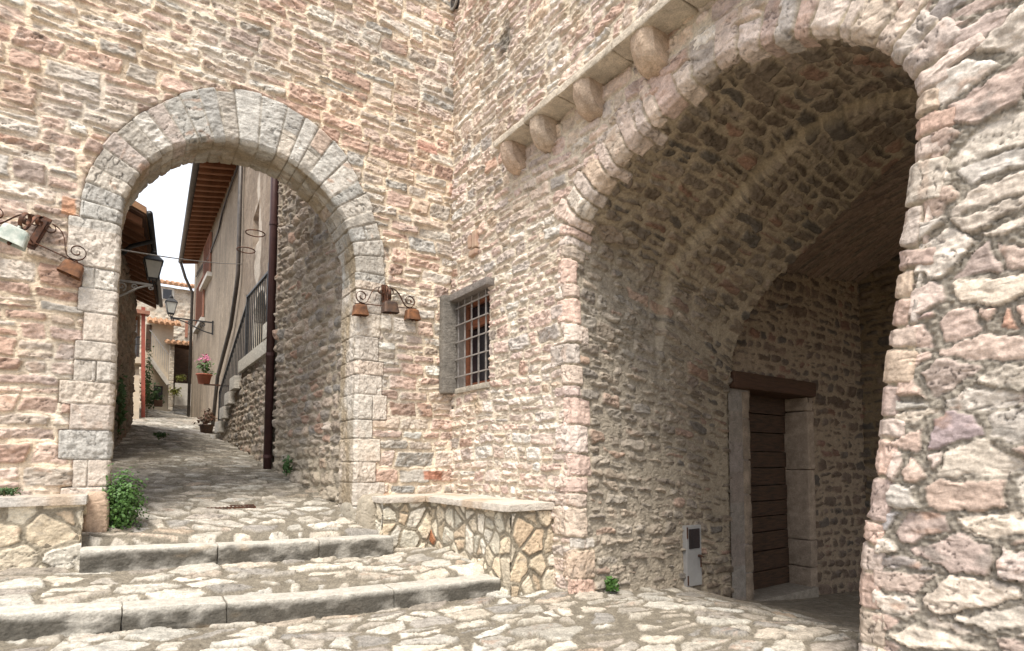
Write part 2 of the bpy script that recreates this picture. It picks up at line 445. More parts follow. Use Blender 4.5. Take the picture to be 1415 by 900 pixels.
# palettes (linear albedo)
PAL_A = [(5, (.50, .365, .30)), (4, (.52, .40, .33)), (4, (.50, .41, .335)), (3, (.565, .49, .415)), (1.6, (.38, .35, .31)), (1.3, (.41, .28, .22)), (1.5, (.56, .51, .44))]
MORT_A = (.645, .54, .415)
PAL_B = [(4, (.55, .45, .39)), (4, (.53, .405, .35)), (4, (.58, .49, .425)), (3, (.53, .43, .345)), (1., (.42, .37, .33)), (.8, (.47, .33, .265)), (2, (.59, .54, .48))]
MORT_B = (.585, .51, .41)
PAL_P = [(4, (.51, .41, .355)), (4, (.56, .50, .44)), (3, (.48, .375, .325)), (2.5, (.57, .51, .44)), (1, (.36, .33, .32)), (.7, (.44, .27, .20)), (.8, (.36, .28, .27))]
MORT_P = (.27, .24, .20)
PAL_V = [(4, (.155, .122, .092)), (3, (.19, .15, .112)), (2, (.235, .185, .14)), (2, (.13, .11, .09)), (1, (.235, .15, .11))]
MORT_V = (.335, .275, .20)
PAL_G = [(4, (.39, .37, .335)), (4, (.43, .405, .365)), (2, (.355, .338, .31)), (1, (.44, .365, .315)), (2, (.48, .45, .405))]
PAL_F = [(4, (.455, .42, .36)), (4, (.40, .365, .315)), (4, (.50, .465, .405)), (2, (.29, .265, .235)), (1., (.41, .34, .27))]
MORT_F = (.185, .163, .128)
PAL_N = [(4, (.27, .225, .185)), (3, (.32, .27, .22)), (2, (.36, .30, .25)), (2, (.24, .215, .19)), (1, (.33, .23, .18))]
MORT_N = (.31, .265, .205)

YA, XB = 6.5, 3.551       # faces of the gateway wall and of the building on the right
AC, AZ, AR = 1.12, 3.48, 1.17   # gateway arch: centre, springing, radius

def lines(*seg):
    """grid lines: (start, end, step) ..."""
    r = []
    for a, b, st in seg: r.append(np.arange(a, b, st))
    r.append([seg[-1][1]])
    return np.concatenate(r)

# ================================================================== GATEWAY WALL
gate = thing('gateway_wall', (AC, YA, .5), 'tall pink rubble stone wall pierced by the open round arch leading into the alley', 'wall')

rng = np.random.RandomState(5)
# blocks along the inner edge of the arch ring: jamb courses, voussoirs, jamb courses
s_edges = [-.2]
JL = AZ
while s_edges[-1] < JL-.25: s_edges.append(s_edges[-1]+rng.uniform(.17, .30))
s_edges[-1] = JL; arcL = math.pi*AR
vz = rng.uniform(.75, 1.25, 25); vz = vz/vz.sum()*arcL
for x in vz: s_edges.append(s_edges[-1]+x)
while s_edges[-1] < JL*2+arcL: s_edges.append(s_edges[-1]+rng.uniform(.17, .30))
s_edges = np.array(s_edges)
blkW = rng.uniform(-1, 1, len(s_edges))
def ring_w(s):
    """outer width of the ring of cut stones at s along its inner edge"""
    s = np.asarray(s); k = np.clip(np.searchsorted(s_edges, s)-1, 0, len(s_edges)-2)
    th = np.clip((s-JL)/arcL, 0, 1)
    arc = .33+.27*np.exp(-((th-.56)/.23)**2)
    j = np.where((s < JL) | (s > JL+arcL), np.where(k % 2 == 0, .355, .27)+.06*blkW[k], arc+.022*blkW[k])
    return j, k

def arch_s(X, Z):
    """s along the inner edge and distance outwards from it"""
    ang = np.arctan2(Z-AZ, X-AC)
    up = Z > AZ
    s = np.where(up, JL+(math.pi-ang)*AR, np.where(X < AC, Z, 2*JL+arcL-Z))
    dist = np.where(up, np.hypot(X-AC, Z-AZ)-AR, np.abs(X-AC)-AR)
    return s, dist

xs = lines((-3.2, -1.3, .05), (-1.3, 3.56, .0105)); zs = lines((-.4, .4, .05), (.4, 7.7, .0105), (7.7, 8.6, .05))
U, V = np.meshgrid(xs, zs, indexing='ij')
lay = coursed(U, V, 101, hr=(.10, .215), lr=(.16, .50), warp=.02, wave=.035, split=.30, rad=.03)
hA, cA, _ = dress(lay, U, V, 101, PAL_A, MORT_A, mw=.012, pill=.011, amp=.025, rough=.015, mvar=.014, stain=.55)
for (px_, py_, hw, hh2, cl_) in ((597, 657, .125, .055, (.35, .17, .115)), (95, 286, .05, .085, (.50, .27, .16)), (590, 205, .14, .06, (.44, .27, .215))):
    q_ = at(px_, py_, 1, YA); m = sstep(1.1, .9, np.maximum(np.abs(U-q_[0])/hw, np.abs(V-q_[2])/hh2)+.12*fbm(U*14, V*14, 5, 2))[..., None]
    cA = cA*(1-m)+np.array(cl_)*(1+.3*fbm(U*16, V*16, 6, 3))[..., None]*m; hA = np.where(m[..., 0] > .3, np.maximum(hA, .012+.006*fbm(U*12, V*12, 3, 2)), hA)
sA, dA = arch_s(U, V); wA, _ = ring_w(sA)
hA = hA - .07*sstep(.0, .05, wA-dA)
# corner with the building on the right is filled with mortar
P = np.stack([U, YA-hA, V], -1)
gz = fbm(U*.8+3, V*.8, 7, 3); gp = fbm(U*.55, V*.7+9, 19, 3)
cA = cA*(1+.13*gz)[..., None]*np.stack([1+.07*gp, 1-.01*gp, 1-.07*gp], -1)
gy = (sstep(.0, .5, fbm(U*.75+1.7, V*.9+4, 23, 3))*.42)[..., None]      # greyer, weathered stretches
cA = cA*(1-gy)+(cA.mean(-1, keepdims=True)*np.array([1.0, .97, .92])*.92)*gy
kp = (dA > wA-.09)[:-1, :-1] & (dA > wA-.09)[1:, 1:]
# the solid wall behind the face, left open at the arch
bodyA = [body(-3.2, -.10, YA+.03, YA+.5, -.4, 8.55), body(2.34, 3.56, YA+.03, YA+.5, -.4, 8.55)]
na = 40; th = np.linspace(math.pi, 0, na); r_ = AR+.05
for i in range(na-1):
    xa, xb = AC+r_*math.cos(th[i]), AC+r_*math.cos(th[i+1]); za, zb = AZ+r_*math.sin(th[i]), AZ+r_*math.sin(th[i+1])
    bodyA.append(([(xa, YA+.03, za), (xb, YA+.03, zb), (xb, YA+.5, zb), (xa, YA+.5, za), (xa, YA+.03, 8.55), (xb, YA+.03, 8.55), (xb, YA+.5, 8.55), (xa, YA+.5, 8.55)], BQ, (.35, .30, .25)))
link('masonry', grid_mesh('masonry', P, cA, kp, extra=bodyA), M['stone'], gate)

# ring of cut grey stones: face, arris and soffit in one sheet
ss = np.arange(.3, 2*JL+arcL-.42, .0095)
cs = np.concatenate([np.linspace(-1, 0, 62)[:-1], np.linspace(0, .53, 46)])
S, Cc = np.meshgrid(ss, cs, indexing='ij')
wS, kS = ring_w(S)
Cc = np.where(Cc < 0, Cc*wS, Cc)
th = np.clip((S-JL)/AR, 0, math.pi)
bx = AC-AR*np.cos(th); bz = np.where(S < JL, S, np.where(S > JL+arcL, 2*JL+arcL-S, AZ+AR*np.sin(th)))
ox = -np.cos(th); oz = np.sin(th)          # outwards in the wall plane
r0 = .018
inset = np.clip(1-np.abs(Cc)/.02, 0, 1)**2*r0*.6*(1+1.5*np.clip(fbm(S*7, S*0, 8, 2), -.6, 1))
face = sstep(-.011, .011, -Cc)               # 1 on the face, 0 on the soffit
ds = np.minimum(S-s_edges[kS], s_edges[np.clip(kS+1, 0, len(s_edges)-1)]-S)*(1+np.clip(-Cc, 0, 1)*.6*((S > JL) & (S < JL+arcL)))
jw = .22+.10*rnd(kS, 5, 3)
dc = np.where(Cc > 0, np.minimum(np.abs(Cc-jw), .53-Cc+.05), Cc+wS)
half = rnd(kS, 6, 3) < .2                 # some stones are two pieces on the face
dc = np.where((Cc < 0) & half, np.minimum(dc, np.abs(Cc+wS*(.4+.25*rnd(kS, 7, 3)))), dc)
wv = .004*fbm(S*8, Cc*8, 17, 3)
d = np.minimum(ds, dc)+wv
idr = kS*8+(Cc > jw)*1+(half & (Cc < -wS*.5))*2
hR, cR, _ = dress((d, idr, S*0, Cc*0), S, Cc, 33, PAL_G, (.40, .36, .30), mw=.0035, pill=.008, amp=.018, rough=.009, grit=.002, bed=.3, mvar=.002, stain=.6, var=.10)
crack = sstep(.006, .0, d)[..., None]*.55
cR = cR*(1-crack)+np.array([.13, .115, .095])*crack
# soffit stones are stained ochre, the brown deepened to paint in shade under the arch
jm = ((S < JL-.1) | (S > JL+arcL+.1))[..., None]*.7
cR = cR*(1-jm)+jm*pick([(3, (.55, .48, .41)), (2, (.53, .44, .37)), (2, (.58, .53, .465)), (1, (.46, .43, .39))], kS, 9, .1)*(1+.2*fbm(S*9, Cc*9, 4, 4))[..., None]*(1-crack*.8)
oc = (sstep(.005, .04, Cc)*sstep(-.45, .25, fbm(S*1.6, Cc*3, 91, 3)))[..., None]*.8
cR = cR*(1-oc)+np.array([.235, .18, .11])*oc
hR = hR+.010-.075*sstep(.03, .0, Cc+wS)
nx, ny, nz = -ox*(1-face), -face, -oz*(1-face)
L_ = np.sqrt(nx**2+ny**2+nz**2); nx, ny, nz = nx/L_, ny/L_, nz/L_
out = np.clip(-Cc, 0, 9); dep = np.clip(Cc, 0, 9)
P = np.stack([bx+ox*(out+inset)+nx*hR, YA+dep+inset+ny*hR, bz+oz*(out+inset)+nz*hR], -1)
link('arch_ring', grid_mesh('arch_ring', P, cR, flip=True), M['dressed'], gate)

# rough footing stones under the right jamb and the red quoin at the left jamb
def footing(name, cx, cy, cz, rx, ry, rz, seed, pal, mat, parent):
    n1, n2 = 44, 30
    a, b = np.meshgrid(np.linspace(0, 2*math.pi, n1), np.linspace(-math.pi/2, math.pi/2, n2), indexing='ij')
    e = .55
    sg = lambda t: np.sign(t)*np.abs(t)**e
    x, y, z = sg(np.cos(b))*sg(np.cos(a)), sg(np.cos(b))*sg(np.sin(a)), sg(np.sin(b))
    k = 1+.13*fbm(x*2+seed+y, z*2+y*1.5, seed, 4)
    P = np.stack([cx+rx*x*k, cy+ry*y*k, cz+rz*z*k], -1)
    c = np.tile(np.array(pal), (n1, n2, 1))*(1+.25*fbm(x*4+y*2, z*4+y*3, seed+3, 4))[..., None]
    return link(name, grid_mesh(name, P, c), mat, parent)
footing('footing_stone', 2.50, 6.46, .58, .20, .20, .28, 3, (.33, .29, .23), M['stone'], gate)
footing('footing_stone', 2.36, 6.72, .50, .14, .26, .28, 9, (.30, .27, .22), M['stone'], gate)
footing('footing_stone', 2.60, 6.50, .78, .12, .09, .075, 12, (.45, .29, .20), M['stone'], gate)
tag(footing('footing_stone', -.13, 6.43, .74, .10, .09, .22, 21, (.44, .325, .24), M['stone'], gate), 'upright reddish stone at foot of the left jamb')

# ================================================================== BUILDING ON THE RIGHT
bld = thing('stone_building', (XB, 4.5, 0), 'pale stone building on the right with a corbelled ledge and a deep vaulted passage', 'building')

FY = [(4.10, -1.0), (4.10, .1), (4.13, 1.5), (4.155, 2.54), (4.16, 3.18), (4.10, 3.50), (3.70, 3.80), (3.36, 3.96), (2.90, 4.11), (2.66, 4.17), (2.40, 4.17),
      (2.13, 4.10), (1.93, 4.03), (1.80, 3.97), (1.62, 3.85), (1.43, 3.68), (1.34, 3.55), (1.25, 3.42), (1.205, 3.30), (1.24, 2.97), (1.287, 2.655), (1.356, 2.19), (1.447, 1.67), (1.523, 1.055), (1.606, .635), (1.63, .2), (1.65, -1.)]
EY = [(4.13, -1.2), (4.13, 0), (4.13, 1.2), (4.13, 2.0), (4.125, 2.43), (3.97, 2.84), (3.59, 3.265), (3.17, 3.55), (2.86, 3.755), (2.645, 3.90), (2.42, 4.04),
      (2.13, 4.17), (1.9, 4.20), (1.7, 4.19), (1.45, 4.10), (1.2, 3.9), (1.0, 3.6), (.85, 3.3), (.8, 3.0), (.8, 2.8), (.8, 2.5), (.8, 2.1), (.8, 1.6), (.8, 1.0), (.8, .6), (.8, .2), (.8, -1.2)]
FY, EY = np.array(FY), np.array(EY)
sF = np.concatenate([[0], np.cumsum(np.hypot(*np.diff(FY, axis=0).T))])
LF = sF[-1]
def smooth_curve(pts, s):
    k = 401; u = np.linspace(0, LF, k)
    o = []
    for j in (0, 1):
        a = np.interp(u, sF, pts[:, j])
        ker = np.hanning(11); ker /= ker.sum()
        a = np.convolve(np.pad(a, 5, mode='edge'), ker, mode='valid')
        o.append(np.interp(s, u, a))
    return o
sg_ = np.linspace(0, LF, 500)
fy, fz = smooth_curve(FY, sg_)
ty, tz = np.gradient(fy), np.gradient(fz); tl = np.hypot(ty, tz); ty, tz = ty/tl, tz/tl
# the path runs up the far jamb, over the crown and down the near jamb: the opening is on its right
oy_, oz_ = -tz*-1, ty*-1
oy_, oz_ = tz, -ty      # outwards, away from the opening (checked on the far jamb: +Y)
S_LJ, S_RJ = sF[5], sF[18]
def ring2_w(s):
    w = np.where(s < S_LJ, .09, np.where(s > S_RJ, .09, .20))
    return w

def curve_dist(Y, Z):
    """distance to the opening's edge, its s, and inside flag"""
    shp = Y.shape; y, z = Y.ravel(), Z.ravel()
    best = np.full(y.shape, 1e9); bs = np.zeros(y.shape)
    for i in range(0, 499, 4):
        j = min(i+4, 499)
        ay, az, by, bz = fy[i], fz[i], fy[j], fz[j]
        dy, dz = by-ay, bz-az; l2 = dy*dy+dz*dz
        t = np.clip(((y-ay)*dy+(z-az)*dz)/l2, 0, 1)
        dd = np.hypot(y-ay-t*dy, z-az-t*dz)
        m = dd < best; best[m] = dd[m]; bs[m] = (sg_[i]+t*(sg_[j]-sg_[i]))[m]
    ins = np.zeros(y.shape, bool)
    for i in range(0, 499, 4):
        j = min(i+4, 499)
        ay, az, by, bz = fy[i], fz[i], fy[j], fz[j]
        if az == bz: continue
        c = ((az > z) != (bz > z)) & (y < (by-ay)*(z-az)/(bz-az)+ay)
        ins ^= c
    ins = ins | False
    return best.reshape(shp), bs.reshape(shp), ins.reshape(shp)

WY0, WY1, WZ0, WZ1 = 5.60, 6.40, 2.17, 3.27     # barred window opening
ys = lines((-1.2, .3, .04), (.3, 2.0, .0075), (2.0, 4.2, .0095), (4.2, 6.56, .0125)); zs = lines((-.8, -.1, .05), (-.1, 7.7, .0095), (7.7, 8.6, .05))
U, V = np.meshgrid(ys, zs, indexing='ij')
lay1 = coursed(-U, V, 202, hr=(.075, .19), lr=(.12, .42), warp=.028, wave=.05, split=.35, rad=.035)
h1, c1, _ = dress(lay1, -U, V, 202, PAL_B, MORT_B, mw=.012, pill=.012, amp=.024, rough=.017, mvar=.015, stain=.4)
near = U[:, 0] < 1.9
lay2 = cells(-U[near], V[near], 231, .33, .165, jit=.95, warp=.022, wf=12)
lay2 = subsplit(lay2, 232, .55, .33, .165)
h2, c2, _ = dress(lay2, -U[near], V[near], 231, PAL_P, MORT_P, mw=.016, pill=.005, amp=.022, rough=.009, grit=.022, mvar=.022, stain=.6, bed=.5)
dB, sB, inB = curve_dist(U, V)
wB = ring2_w(sB)
# the pier to the near side of the passage is of large stones in coarse mortar
bnd = 1.62+.10*pn(U*2, V*2, 5)+np.clip(3.4-V, -3, 0)*.9
wm = (sstep(.05, -.05, U-bnd)*sstep(4.2, 3.9, V+.25*pn(U*3, V*2, 8)))[near]
h1[near] = h1[near]*(1-wm)+h2*wm; c1[near] = c1[near]*(1-wm)[..., None]+c2*wm[..., None]
hB, cB = h1, c1*(1+.13*fbm(U*.8, V*.8, 27, 3))[..., None]
# black lichen patch high on the wall
lp = sstep(1., .35, np.hypot((U-5.25)/.16, (V-6.1-(5.25-U)*.1)/.30)+.6*fbm(U*9, V*9, 3, 3))[..., None]*.75
cB = cB*(1-lp)+np.array([.09, .085, .075])*lp
yl = sstep(.30, .62, fbm(U*2.3, V*1.7, 77, 3))[..., None]*.35*sstep(2.6, 3.4, U)[..., None]
cB = cB*(1-yl)+np.array([.42, .33, .19])*yl
inb = np.where(inB, -dB, dB)
hB = hB-.08*sstep(0, .06, wB-inb)
win = (U > WY0-.01) & (U < WY1+.01) & (V > WZ0-.01) & (V < WZ1+.01)
keep = (inb > wB-.06) & ~win
kp = keep[:-1, :-1] & keep[1:, 1:] & keep[1:, :-1] & keep[:-1, 1:]
P = np.stack([XB-hB, U, V], -1)
bodyB = [body(XB+.32, 10.2, 4.55, 6.9, -1.2, 8.55), body(XB+.03, 10.2, -1.2, 4.55, 4.6, 8.55), body(XB+.03, XB+.32, 4.55, 6.9, 4.3, 8.55),
         body(XB+.03, XB+.32, 4.55, 5.55, -1.2, 4.3), body(XB+.03, XB+.32, 5.55, 6.9, -1.2, 2.12), body(XB+.03, XB+.32, 5.55, 6.9, 3.33, 4.3), body(XB+.03, XB+.32, 6.45, 6.9, 2.12, 3.33),
         body(XB+.03, 6.2, -1.2, .72, -1.2, 4.6), body(XB+.03, 3.9, .72, 1.12, -1.2, 3.3)]
link('masonry', grid_mesh('masonry', P, cB, kp, flip=True, extra=bodyB), M['stone'], bld)

# arch ring of the passage and its rubble vault: one sheet over the face, round the arris and into the depth
DEP = 2.45
s_ = np.arange(.75, LF-.75, .011)
cf = np.concatenate([np.linspace(-1, 0, 34)[:-1], np.arange(0, DEP+.001, .0115)])
S, Cc = np.meshgrid(s_, cf, indexing='ij')
kq = (S/.19).astype(np.int64)
rng = np.random.RandomState(12)
e2 = [0.]
while e2[-1] < LF: e2.append(e2[-1]+(rng.uniform(.07, .20) if S_LJ-.2 < e2[-1] < S_RJ+.1 else rng.uniform(.11, .29)))
e2 = np.array(e2)
kq = np.clip(np.searchsorted(e2, S)-1, 0, len(e2)-2)
w2 = np.where(S < S_LJ, .10+.22*rnd(kq, 2, 6), np.where(S > S_RJ, .12+.10*rnd(kq, 2, 6), np.where(S > S_RJ-.6, .24, .29)+.15*rnd(kq, 2, 6)))
Cc = np.where(Cc < 0, Cc*w2, Cc)
F0 = smooth_curve(FY, S); E0 = smooth_curve(EY, S)
t = np.clip(Cc/DEP, 0, 1); t = t*t*.35+t*.65
y0 = F0[0]*(1-t)+E0[0]*t; z0 = F0[1]*(1-t)+E0[1]*t
oy = np.interp(S, sg_, tz); oz = np.interp(S, sg_, -ty)
crn = .25+.75*sstep(S_LJ+.1, S_LJ-.9, S)
face = sstep(-1, 1, -Cc/(.028+.045*crn))
inset = np.clip(1-np.abs(Cc)/(.03+.06*crn), 0, 1)**2*(.012+.035*crn)
# face stones: voussoirs / quoins ; depth: rubble
Sw = S+.016*fbm(S*6, Cc*6, 3, 2)+.5*np.clip(Cc, -.5, .3)*0
k2 = np.clip(np.searchsorted(e2, Sw)-1, 0, len(e2)-2)
ds = np.minimum(Sw-e2[k2], e2[k2+1]-Sw)
qd = .10+.16*rnd(k2, 3, 5)                       # how far each arris stone runs into the passage
dq = np.where(Cc > 0, qd-Cc, Cc+w2)
sp = rnd(k2, 9, 5) < .22
dqs = np.where(sp & (Cc < 0), np.abs(Cc+w2*.55), 9)
dv = np.minimum(np.minimum(ds, dq), dqs)
hv, cv, _ = dress((dv, k2*4+((Cc < -w2*.55) & sp), S*0, Cc*0), S, Cc, 55, PAL_B, (.45, .385, .29), mw=.006, pill=.010, amp=.030, rough=.009, mvar=.010, stain=.35, bed=.5)
lr_ = coursed(Cc*1.0+.15*S*(S>S_LJ-.5), S, 64, hr=(.10, .185), lr=(.15, .38), warp=.05, wave=.06, split=.3, rad=.045)
jam = sstep(S_LJ+.4, S_LJ-.5, S)                 # the straight wall below the vault
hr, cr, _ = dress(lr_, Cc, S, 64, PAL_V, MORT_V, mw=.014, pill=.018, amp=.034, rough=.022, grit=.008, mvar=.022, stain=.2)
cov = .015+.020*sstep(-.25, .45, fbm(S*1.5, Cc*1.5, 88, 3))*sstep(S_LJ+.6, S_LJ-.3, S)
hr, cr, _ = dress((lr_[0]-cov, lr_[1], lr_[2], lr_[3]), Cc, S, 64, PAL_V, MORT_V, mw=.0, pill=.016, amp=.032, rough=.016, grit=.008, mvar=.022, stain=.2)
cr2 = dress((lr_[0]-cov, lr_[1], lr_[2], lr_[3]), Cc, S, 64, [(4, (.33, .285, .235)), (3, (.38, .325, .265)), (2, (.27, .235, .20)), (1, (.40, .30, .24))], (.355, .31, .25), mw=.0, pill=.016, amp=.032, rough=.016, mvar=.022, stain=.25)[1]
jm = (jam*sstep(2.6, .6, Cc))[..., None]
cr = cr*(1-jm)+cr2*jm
arr = sstep(-.012, .012, dq)*(Cc < qd+.02)
arr = np.where(Cc <= 0, 1., arr)
hh = hr*(1-arr)+hv*arr; cc = cr*(1-arr)[..., None]+cv*arr[..., None]
pal_near = sstep(S_RJ-.2, S_RJ+.3, S)[..., None]
cc = cc*(1-.06*pal_near)
# a band of mortar where two rings of the vault meet
sm = np.exp(-((Cc-1.25-.12*pn(S*1.2, S*0, 2))/.035)**2)*sstep(S_LJ-.9, S_LJ, S)
hh = hh+.085*sstep(1.22, 1.28, Cc-.12*pn(S*1.2, S*0, 2))*sstep(S_LJ-1.2, S_LJ-.4, S)*sstep(2.46, 2.40, Cc+0*S)
hh = hh*(1-.6*sm)-.004*sm; cc = cc*(1-.6*sm)[..., None]+np.array([.31, .25, .16])*.6*sm[..., None]
hh = hh-.09*sstep(.05, 0, Cc+w2)
nx, ny, nz = -face, -oy*(1-face), -oz*(1-face)
L_ = np.sqrt(nx**2+ny**2+nz**2); nx, ny, nz = nx/L_, ny/L_, nz/L_
out = np.clip(-Cc, 0, 9); dep = np.clip(Cc, 0, 9)
P = np.stack([XB+dep+inset+nx*hh, y0+oy*(out+inset)+ny*hh, z0+oz*(out+inset)+nz*hh], -1)
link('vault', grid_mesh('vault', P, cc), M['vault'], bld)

# room behind the vault: side wall with the door, end wall, ceiling; unseen near side left open to let light in
DX0, DX1, DZ1 = 6.40, 7.72, 2.12
def zfloor_room(x): return -.45-.07*(x-6)
us = lines((5.98, 9.5, .0155)); vs_ = lines((-1.2, 4.6, .0155))
U, V = np.meshgrid(us, vs_, indexing='ij')
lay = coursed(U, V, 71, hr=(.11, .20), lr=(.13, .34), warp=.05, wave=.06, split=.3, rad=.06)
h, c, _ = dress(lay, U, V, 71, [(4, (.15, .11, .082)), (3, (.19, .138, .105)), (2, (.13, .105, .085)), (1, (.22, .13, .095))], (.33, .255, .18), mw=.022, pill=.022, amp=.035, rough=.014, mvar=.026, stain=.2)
jb = (U < DX0+.0)[..., None]*.9
cj = pick([(1, (.30, .26, .22)), (1, (.26, .22, .19))], (np.floor(V/.37)).astype(np.int64)+50, 4)*(1+.18*fbm(U*6, V*6, 8, 3))[..., None]
jm = sstep(.02, -.02, U-6.37-.03*pn(V*3, U, 5))*sstep(2.15, 2.1, V)
c = c*(1-jm)[..., None]+cj*jm[..., None]; h = h*(1-jm)+.02*jm
kp = ~((U > DX0) & (U < DX1) & (V < DZ1))
kp = kp[:-1, :-1] & kp[1:, 1:] & kp[1:, :-1] & kp[:-1, 1:]
P = np.stack([U, 4.13-h, V], -1)
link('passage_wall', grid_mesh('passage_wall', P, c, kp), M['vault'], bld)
us = lines((-.2, 4.25, .02)); vs_ = lines((-1.2, 4.6, .02))
U, V = np.meshgrid(us, vs_, indexing='ij')
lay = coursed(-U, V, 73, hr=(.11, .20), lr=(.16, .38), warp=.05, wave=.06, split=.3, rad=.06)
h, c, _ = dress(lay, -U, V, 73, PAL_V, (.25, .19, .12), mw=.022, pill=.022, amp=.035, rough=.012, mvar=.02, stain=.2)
P = np.stack([9.42-h, U, V], -1)
link('passage_end_wall', grid_mesh('passage_end_wall', P, c, extra=[body(9.5, 10.2, -1.2, 4.55, -1.2, 4.6)]), M['vault'], bld)
us = lines((5.9, 9.55, .02)); vs_ = lines((-.3, 4.3, .02))
U, V = np.meshgrid(us, vs_, indexing='ij')
lay = coursed(V, U, 79, hr=(.05, .10), lr=(.15, .5), warp=.02, split=.2)
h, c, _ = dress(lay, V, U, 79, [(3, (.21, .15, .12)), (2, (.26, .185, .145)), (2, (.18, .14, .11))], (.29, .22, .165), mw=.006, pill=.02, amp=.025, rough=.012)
zc = 3.70+.12*(U-7)+.64*(1-((V-2.0)/2.2)**2)
exc = []
for yv in np.arange(-.3, 4.3, .2):
    zq = 3.70+.12*(6.0-7)+.64*(1-((yv+.1-2.0)/2.2)**2)
    exc.append(body(5.99, 6.08, yv, yv+.2, zq-.02, 4.75, (.17, .13, .095)))
P = np.stack([U, V, zc-h], -1)
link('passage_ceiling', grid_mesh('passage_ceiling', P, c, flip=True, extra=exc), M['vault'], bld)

# doorway: stone jambs, beam, threshold
def stonecol(base, seed, v=.18):
    def f(co, ids):
        k = 1+v*fbm(co[:, 0]*5+co[:, 1]*4, co[:, 2]*6+co[:, 1]*3, seed, 4)+.10*(rnd(ids, 2, seed)-.5)
        return np.array(base)[None]*k[:, None]
    return f
zf = -.5
bl = []
zz = zf-.1; i = 0
while zz < DZ1-.02:
    hh_ = [.42, .36, .95, .80, .50][i % 5]; z2 = min(zz+hh_, DZ1)
    bl.append(rough_block(DX1-.02, DX1+.15, 4.085-.01*(i % 2), 4.52, zz+.003, z2-.003, 40+i, .03, .010, .02)); zz = z2; i += 1
block_obj('door_jamb', bl, stonecol((.34, .265, .20), 5, .5), M['dressed'], bld)
bl = []
zz = zf-.1; i = 0
while zz < DZ1-.02:
    hh_ = [.5, .34, .6, .42][i % 4]; z2 = min(zz+hh_, DZ1)
    bl.append(rough_block(6.25, DX0, 4.095, 4.52, zz+.003, z2-.003, 60+i, .03, .010, .02)); zz = z2; i += 1
block_obj('door_jamb', bl, stonecol((.25, .195, .145), 6, .6), M['dressed'], bld)
lin = rough_block(6.00, 7.86, 4.02, 4.50, DZ1-.005, DZ1+.20, 77, .03, .012, .03)
me = raw_mesh('door_lintel', lin[0], lin[1]); link('door_lintel', me, M['lintelwood'], bld)
thr = rough_block(6.28, 7.78, 4.03, 4.50, -.62, -.43, 78, .03, .008, .02)
block_obj('threshold', [thr], stonecol((.30, .26, .21), 7), M['dressed'], bld)
# door leaf of wide horizontal boards
door = MB(); zz = -.43; dk = 0
while zz < DZ1:
    hb = random.uniform(.20, .29); z2 = min(zz+hb, DZ1+.02)
    yo = random.uniform(-.012, .012)
    door.box(DX0-.03, DX1+.03, 4.40+yo, 4.47, zz+.006, z2-.006); zz = z2
door_o = door.build('door', M['oldwood'], bld, bevel=.006)
hn = MB(); 
hn.tube([(6.62, 4.385, .72), (6.62, 4.34, .72), (6.62, 4.34, .64), (6.62, 4.385, .64)], .009, 6)
hn.build('door_handle', M['iron'], door_o)
tag(door_o, 'dark plank door of wide horizontal boards')

# ledge and corbels
LX = 3.29
yy = [5.12, 4.55, 4.02, 3.30, 2.62, 1.95, 1.35]
bl = []
for i in range(len(yy)-1):
    bl.append(rough_block(LX-.005*(i % 2), XB+.06, yy[i+1]+.004, yy[i]-.004, 4.655, 4.735, 90+i, .016, .016, .016))
block_obj('ledge', bl, stonecol((.50, .44, .36), 9, .35), M['dressed'], bld)
def corbel(yc, w, k):
    n, m_ = 34, 18
    a, b = np.meshgrid(np.linspace(0, 1, n), np.linspace(-1, 1, m_), indexing='ij')
    # quarter-round nose: from the ledge's front edge curving back to the wall
    ang = a*math.pi*.56
    x = XB-.03-.245*np.cos(ang-.06)**.9 if False else XB+.02-.265*np.clip(np.cos(ang*.9), 0, 1)**.75
    x = x+.055*np.abs(b)**3*np.clip(1.2-a, 0, 1); z = 4.655-.27*np.sin(ang*.9)+.03*np.abs(b)**3*a
    wob = .014*fbm(a*3+k*7, b*2+k, 40+k, 3)
    Pn = np.stack([x-wob, yc+b*w/2*(1-.05*a), z-wob], -1)
    # cheeks
    cheeks = []
    front = Pn
    for sd in (0, -1):
        e = front[:, sd]
        fr = np.linspace(0, 1, 8)
        c_ = e[:, None, :]*(1-fr[None, :, None]) + np.stack([np.full(n, XB+.06), e[:, 1], e[:, 2]], -1)[:, None, :]*fr[None, :, None]
        c_[..., 1] += (.008*fbm(c_[..., 0]*9+k, c_[..., 2]*9, 60+k, 2))*np.sin(fr*math.pi)[None]
        cheeks.append(c_)
    co = []; qs = []; kk = 0
    for G in [front]+cheeks:
        nn, mm = G.shape[:2]; idx = np.arange(nn*mm).reshape(nn, mm)+kk
        qs.append(np.stack([idx[:-1, :-1], idx[1:, :-1], idx[1:, 1:], idx[:-1, 1:]], -1).reshape(-1, 4)); co.append(G.reshape(-1, 3)); kk += nn*mm
    co = np.concatenate(co)
    base = np.array([(.47, .36, .28), (.46, .37, .29), (.45, .35, .27), (.48, .37, .28)][k])
    cl = base*(1+.22*fbm(co[:, 1]*6+k*5, co[:, 2]*7+co[:, 0]*6, 70+k, 4))[:, None]
    cr = sstep(.022, .0, np.abs(fbm(co[:, 1]*4+k*9, co[:, 2]*4+co[:, 0]*4, 75+k, 2)))[:, None]*.5
    cl = cl*(1-cr)+np.array([.16, .12, .09])*cr
    return link('corbel', raw_mesh('corbel', co, np.concatenate(qs), cl), M['dressed'], bld)
for k, (yc, w) in enumerate([(4.965, .21), (4.42, .215), (3.755, .22), (3.03, .23)]): corbel(yc, w, k)

